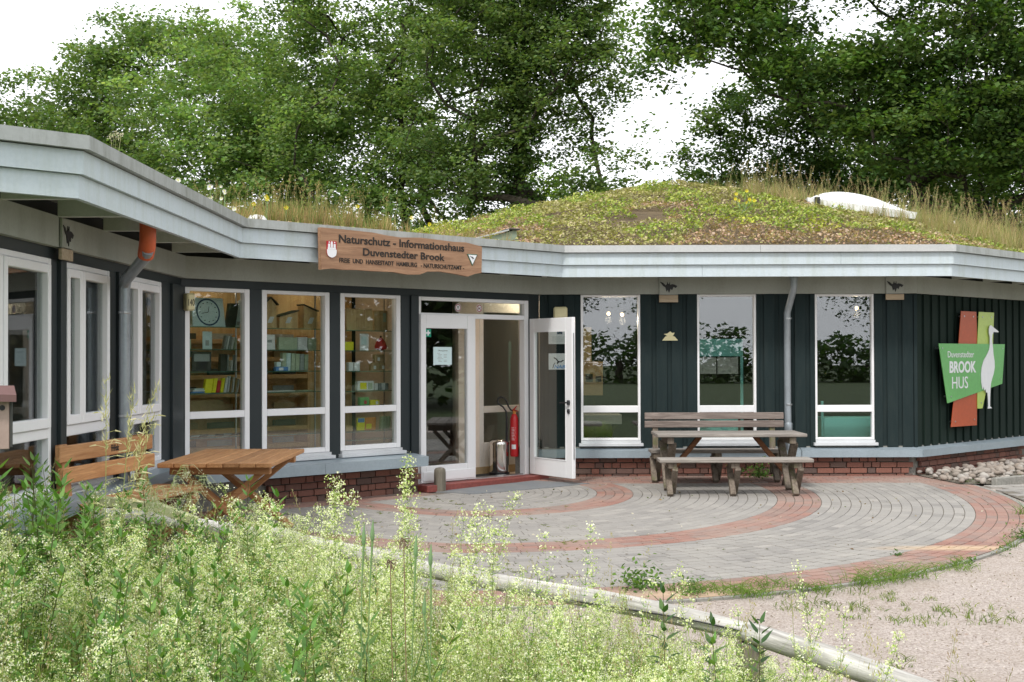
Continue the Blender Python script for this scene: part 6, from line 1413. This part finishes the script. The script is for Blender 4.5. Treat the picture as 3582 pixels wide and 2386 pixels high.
P = np.array(P); V, F = leaf_quads(P, mg.uniform(.006, .024, len(P)) * (.7 + .8 * (mg.random(len(P)) > .93)), 1.5, .9, mg); c0 = np.array([(.50, .42, .39), (.38, .30, .27), (.62, .58, .55), (.25, .20, .18)])[mg.integers(0, 4, len(P))]
tag(link('grit', fast_mesh('grit', V, F, 'leaf_roof', np.repeat(c0, 4, 0))), 'loose pinkish stone chips lying on the yard', 'gravel', kind='stuff')
# joint weeds on the left paving, litter specks
acc = Acc(); P = []
while len(P) < 150:
    x, y = mg.uniform(-3, .6), mg.uniform(10.2, 15.5)
    if y < 13.7 + (x + 3.4) - .7: P.append((x, y, gz(x, y) + .008))
scatter(acc, [tuft(s + 800, 8, .02, .05, ((.14, .19, .05), (.20, .22, .08)), .006) for s in range(4)], np.array(P), mg.uniform(.6, 1.6, len(P)), mg); tag(acc.obj('joint_moss', 'leaf_meadow'), 'small green growth in the joints of the left paving', 'moss', kind='stuff')

P = np.array([(x, y, gz(x, y) + .016) for x, y in zip(mg.uniform(-2.5, 5.8, 900), mg.uniform(9.5, 17.3, 900)) if math.hypot(x - CX, y - CY) < 6.4 and y < 13.7 + (x + 3.4) - .5])
P = P[mg.random(len(P)) < .45]; V, F = leaf_quads(P, mg.uniform(.012, .045, len(P)), 1.2, .6, mg); c0 = np.array([(.16, .10, .05), (.30, .22, .10), (.10, .13, .04), (.55, .50, .42)])[mg.integers(0, 4, len(P))]
tag(link('leaf_litter', fast_mesh('leaf_litter', V, F, 'leaf_roof', np.repeat(c0, 4, 0))), 'small dry leaves and bits strewn over the paving', 'litter', kind='stuff')
# ------------------------------------------------------------------ green roof
rg = np.random.default_rng(77); N = 88000; x = rg.uniform(CR.x - 6.9, CR.x + 6.9, N); y = rg.uniform(CR.y - 6.75, CR.y + 1.2, N)
m_ = np.array([octm(a - CR.x, b_ - CR.y) for a, b_ in zip(x, y)]); k = m_ < AP - .03; x, y = x[k], y[k]; z = np.array([roof_h(a, b_) for a, b_ in zip(x, y)])
P = np.stack([x, y, z], 1); n1 = nz(P * [1, .6, 1], 4, 1.3) + .45 * nz(P, 14, 4.5); n2 = nz(P * [1, .5, 1], 5, 1.9) + .4 * nz(P, 15, 5.5); n3 = nz(P * [1, .5, 1], 6, 2.2) + .5 * nz(P, 16, 5)
edge = np.clip((octm(1, 0) * AP - np.array([octm(a - CR.x, b_ - CR.y) for a, b_ in zip(x, y)])) / 2.2, 0, 1)
keep = n3 < 1.32; P, n1, n2, edge = P[keep], n1[keep], n2[keep], edge[keep]
GR = np.array([(.22, .31, .07), (.31, .38, .09), (.42, .46, .11)]); PK = np.array([(.44, .28, .20), (.48, .36, .27), (.34, .24, .15)]); TN = np.array([(.38, .36, .15), (.33, .33, .12), (.44, .38, .22)])
red = (n2 + (1 - edge) * 1.35 + (P[:, 0] < 1.2) * .35) > 1.35; tan = (~red) & (n1 < -.35); C = GR[rg.integers(0, 3, len(P))] * np.where(n1[:, None] > .55, [1.25, 1.15, .8], [1, 1, 1]); C[red] = PK[rg.integers(0, 3, red.sum())]; C[tan] = TN[rg.integers(0, 3, tan.sum())]
mixr = rg.random(len(P)) < .16; C[mixr] = TN[rg.integers(0, 3, mixr.sum())]; C = C * rg.uniform(.62, 1.3, (len(P), 1)) * (.82 + .3 * (nz(P, 55, 9)[:, None] > 0)); P[:, 2] += .015 + rg.random(len(P)) * .05 * (1 + 1.2 * (n1 > .2)) + .03 * np.clip(nz(P, 56, 7), 0, 2)
V, F = leaf_quads(P, rg.uniform(.024, .058, len(P)), .7, .8, rg)
V1, F1, C1 = V, F, np.repeat(C, 4, 0)
s_ = rg.uniform(-.1, 6, 9000); o_ = .60 - rg.random(9000) ** 1.5 * 2.2; P = np.array([TB(a, b_, hall_h(a, b_) + .02 + rg.random() * .03) for a, b_ in zip(s_, o_)]); C = np.concatenate([TN, PK, GR])[rg.integers(0, 9, 9000)] * rg.uniform(.7, 1.2, (9000, 1)); V, F = leaf_quads(P, rg.uniform(.03, .07, 9000), .7, .8, rg)
V2 = np.concatenate([V1, V]); F2 = np.concatenate([F1, F + len(V1)]); C2 = np.concatenate([C1, np.repeat(C, 4, 0)])
s_ = rg.uniform(0, 5, 2500); o_ = .60 - rg.random(2500) * .25; P = np.array([TA(a, b_, 3.02 + rg.random() * .02) for a, b_ in zip(s_, o_)]); C = np.concatenate([TN, GR])[rg.integers(0, 6, 2500)]; V, F = leaf_quads(P, .05, .7, .8, rg); F2 = np.concatenate([F2, F + len(V2)]); V2 = np.concatenate([V2, V]); C2 = np.concatenate([C2, np.repeat(C, 4, 0)])
tag(link('sedum', fast_mesh('sedum', V2, F2, 'leaf_roof', C2)), 'patchy yellow-green and reddish sedum carpet on the roofs', 'sedum', kind='stuff')
TANC = ((.44, .31, .15), (.36, .25, .12), (.22, .27, .07), (.50, .38, .2), (.16, .22, .05))
RT = [tuft(s + 900, 16, .34, .07, TANC, .007) for s in range(8)] + [stalk(s + 900, .5, .12, ((.50, .33, .18), (.42, .28, .14)), 0, 14, .006) for s in range(6)]
acc = Acc(); P = []; sc = []
while len(P) < 620:      # strip of dry grass along the eave over the shop
    s = rg.uniform(-.2, 4.4); o = .55 - rg.random() ** 1.4 * 1.3; w = max(.10, math.exp(-((s - 1.5) / 1.5) ** 2)) if s < 3.4 else .25
    if rg.random() < w: P.append(TB(s, o, hall_h(s, o))); sc.append(rg.uniform(.45, 1.15) * (.55 + .5 * w))
for k in range(120): s = 3.1 + 1.9 * rg.random() ** .7; P.append(TA(s, .50 - .3 * rg.random(), 3.0)); sc.append(rg.uniform(.3, .75) * (.25 + .75 * (s - 3.1) / 1.9))
scatter(acc, RT, np.array(P), np.array(sc), rg, .12)
P = []; sc = []; GRN = [tuft(s + 950, 22, .5, .14, ((.48, .36, .2), (.40, .30, .14), (.26, .30, .09), (.34, .36, .13), (.52, .42, .26)), .008) for s in range(8)] + [stalk(s + 950, .75, .26, ((.50, .40, .25), (.55, .36, .2)), .2, 40, .007) for s in range(7)]
while len(P) < 2700:     # tall grass on the right flank of the mound
    x, y = rg.uniform(3.2, 9.7), rg.uniform(18.2, 24.6)
    if octm(x - CR.x, y - CR.y) > AP - .1: continue
    e = (x - 6.0) * 1.0 - (20.4 - y) * .5 ; ridge = (y > 21.4) * (x > 3.9) * 1.0
    w = 1 / (1 + math.exp(-(e) * 2.2)); w = max(w, ridge * .75)
    if rg.random() < w: P.append((x, y, roof_h(x, y))); sc.append(rg.uniform(.35, 1.05) * (.45 + .55 * w) * (.75 if y < 19.5 else 1))
scatter(acc, GRN, np.array(P), np.array(sc), rg, .14)
P = [(a, b_, roof_h(a, b_)) for a, b_ in zip(rg.uniform(-1.2, 7, 130), rg.uniform(16.95, 19, 130)) if octm(a - CR.x, b_ - CR.y) < AP - .05]; scatter(acc, RT, np.array(P), rg.uniform(.15, .4, len(P)), rg, .1)
tag(acc.obj('roof_grass', 'leaf_roof'), 'dry straw-coloured and green grass growing on the roofs', 'grass', kind='stuff')
# flowers one can count
def flower(name, lb, p, h, mat, petals=12, r_=.03, group=None, heads=1):
    t = thing(name, lb, 'flower', (p[0], p[1], p[2]), 0, group); rr = random.Random(lb)
    for k in range(heads):
        dx, dy, hh = (rr.uniform(-.03, .03), 0, h) if heads == 1 else (rr.uniform(-.34, .34), rr.uniform(-.1, .1), h * rr.uniform(.6, 1.3))
        part('stem', MB().tube([(0, 0, 0), (dx * .6, dy * .6, hh * .5), (dx, dy, hh)], .004, 5), 'stem_green', t); mb = MB()
        for q in range(petals): a = 2 * math.pi * q / petals; a2 = a + .22; a0 = a - .22; mb.add([(dx, dy, hh), (dx + r_ * .7 * math.cos(a0), dy - .012, hh + r_ * .7 * math.sin(a0)), (dx + r_ * math.cos(a), dy - .016, hh + r_ * math.sin(a)), (dx + r_ * .7 * math.cos(a2), dy - .012, hh + r_ * .7 * math.sin(a2))], [(0, 1, 2, 3)])
        part('petals', mb, mat, t); part('flower_centre', MB().lathe([(.001, -.006), (r_ * .28, 0), (.001, .006)], 8, (dx, dy - .018, hh)), 'yellow' if mat == 'petal_white' else 'orange_item', t)
for i, (px_, py_, T, s, o, r_) in enumerate(((490, 438, TA, 2.55, .58, .045), (683, 662, TA, 3.9, .55, .04), (770, 698, TA, 4.35, .55, .035), (788, 640, TA, 4.5, .5, .03), (833, 665, TA, 4.85, .5, .04), (888, 672, TB, .05, .5, .055), (915, 700, TB, .15, .3, .035), (913, 732, TB, .35, .5, .045), (812, 665, TA, 4.7, .5, .03))):
    x_, y_, _ = T(s, o, 0); top = gp(px_ / 1.52167, py_ / 1.52167 if py_ < 400 else py_ / 1.52167, None) if False else None
    hts = (.10, .10, .16, .30, .30, .32, .24, .12, .26)[i]
    flower('daisy', 'white daisy on the roof edge, %s from the left' % ('first', 'second', 'third', 'fourth', 'sixth', 'seventh', 'eighth', 'ninth', 'fifth')[i], (x_, y_, 3.02), hts, 'petal_white', 11, r_ * .6, 'daisies on the roof edge')
flower('yellow_roof_flower', 'cluster of bright yellow flowers in the middle of the mound', (3.40, 19.4, roof_h(3.4, 19.4)), .28, 'yellow', 10, .030, None, 8)
for i, (s, o, h) in enumerate(((.75, .45, .28), (.9, .2, .34), (.95, .5, .20), (2.0, .45, .30), (2.7, .5, .22), (3.1, .4, .18), (.6, .4, .22))):
    x_, y_, _ = TB(s, o, 0); flower('yellow_flower', 'yellow flower in the dry roof grass above the sign, %s from left' % ('second', 'third', 'fourth', 'fifth', 'sixth', 'last', 'first')[i], (x_, y_, 3.0), h, 'yellow', 8, .028, 'yellow flowers above the sign')
x_, y_, _ = TA(.9, .55, 0); acc = Acc(); rg2 = np.random.default_rng(3)
for k in range(5): ribbon(acc, [(0, 0, 0), (.02 * (k - 2), 0, .2), (.035 * (k - 2), 0, .38 + .03 * (k % 3))], .006, (.45, .45, .25), rg2, .2); tris(acc, np.array([(.035 * (k - 2), 0, .39 + .03 * (k % 3))]) + rg2.normal(size=(26, 3)) * .018, .009, rg2, np.tile((.62, .58, .48), (26, 1)))
single('withered_roof_flower', 'pale withered flower clump on the left roof corner', 'flower', acc.arrays(), (x_, y_, 3.0), sc=.55, mat='leaf_roof')
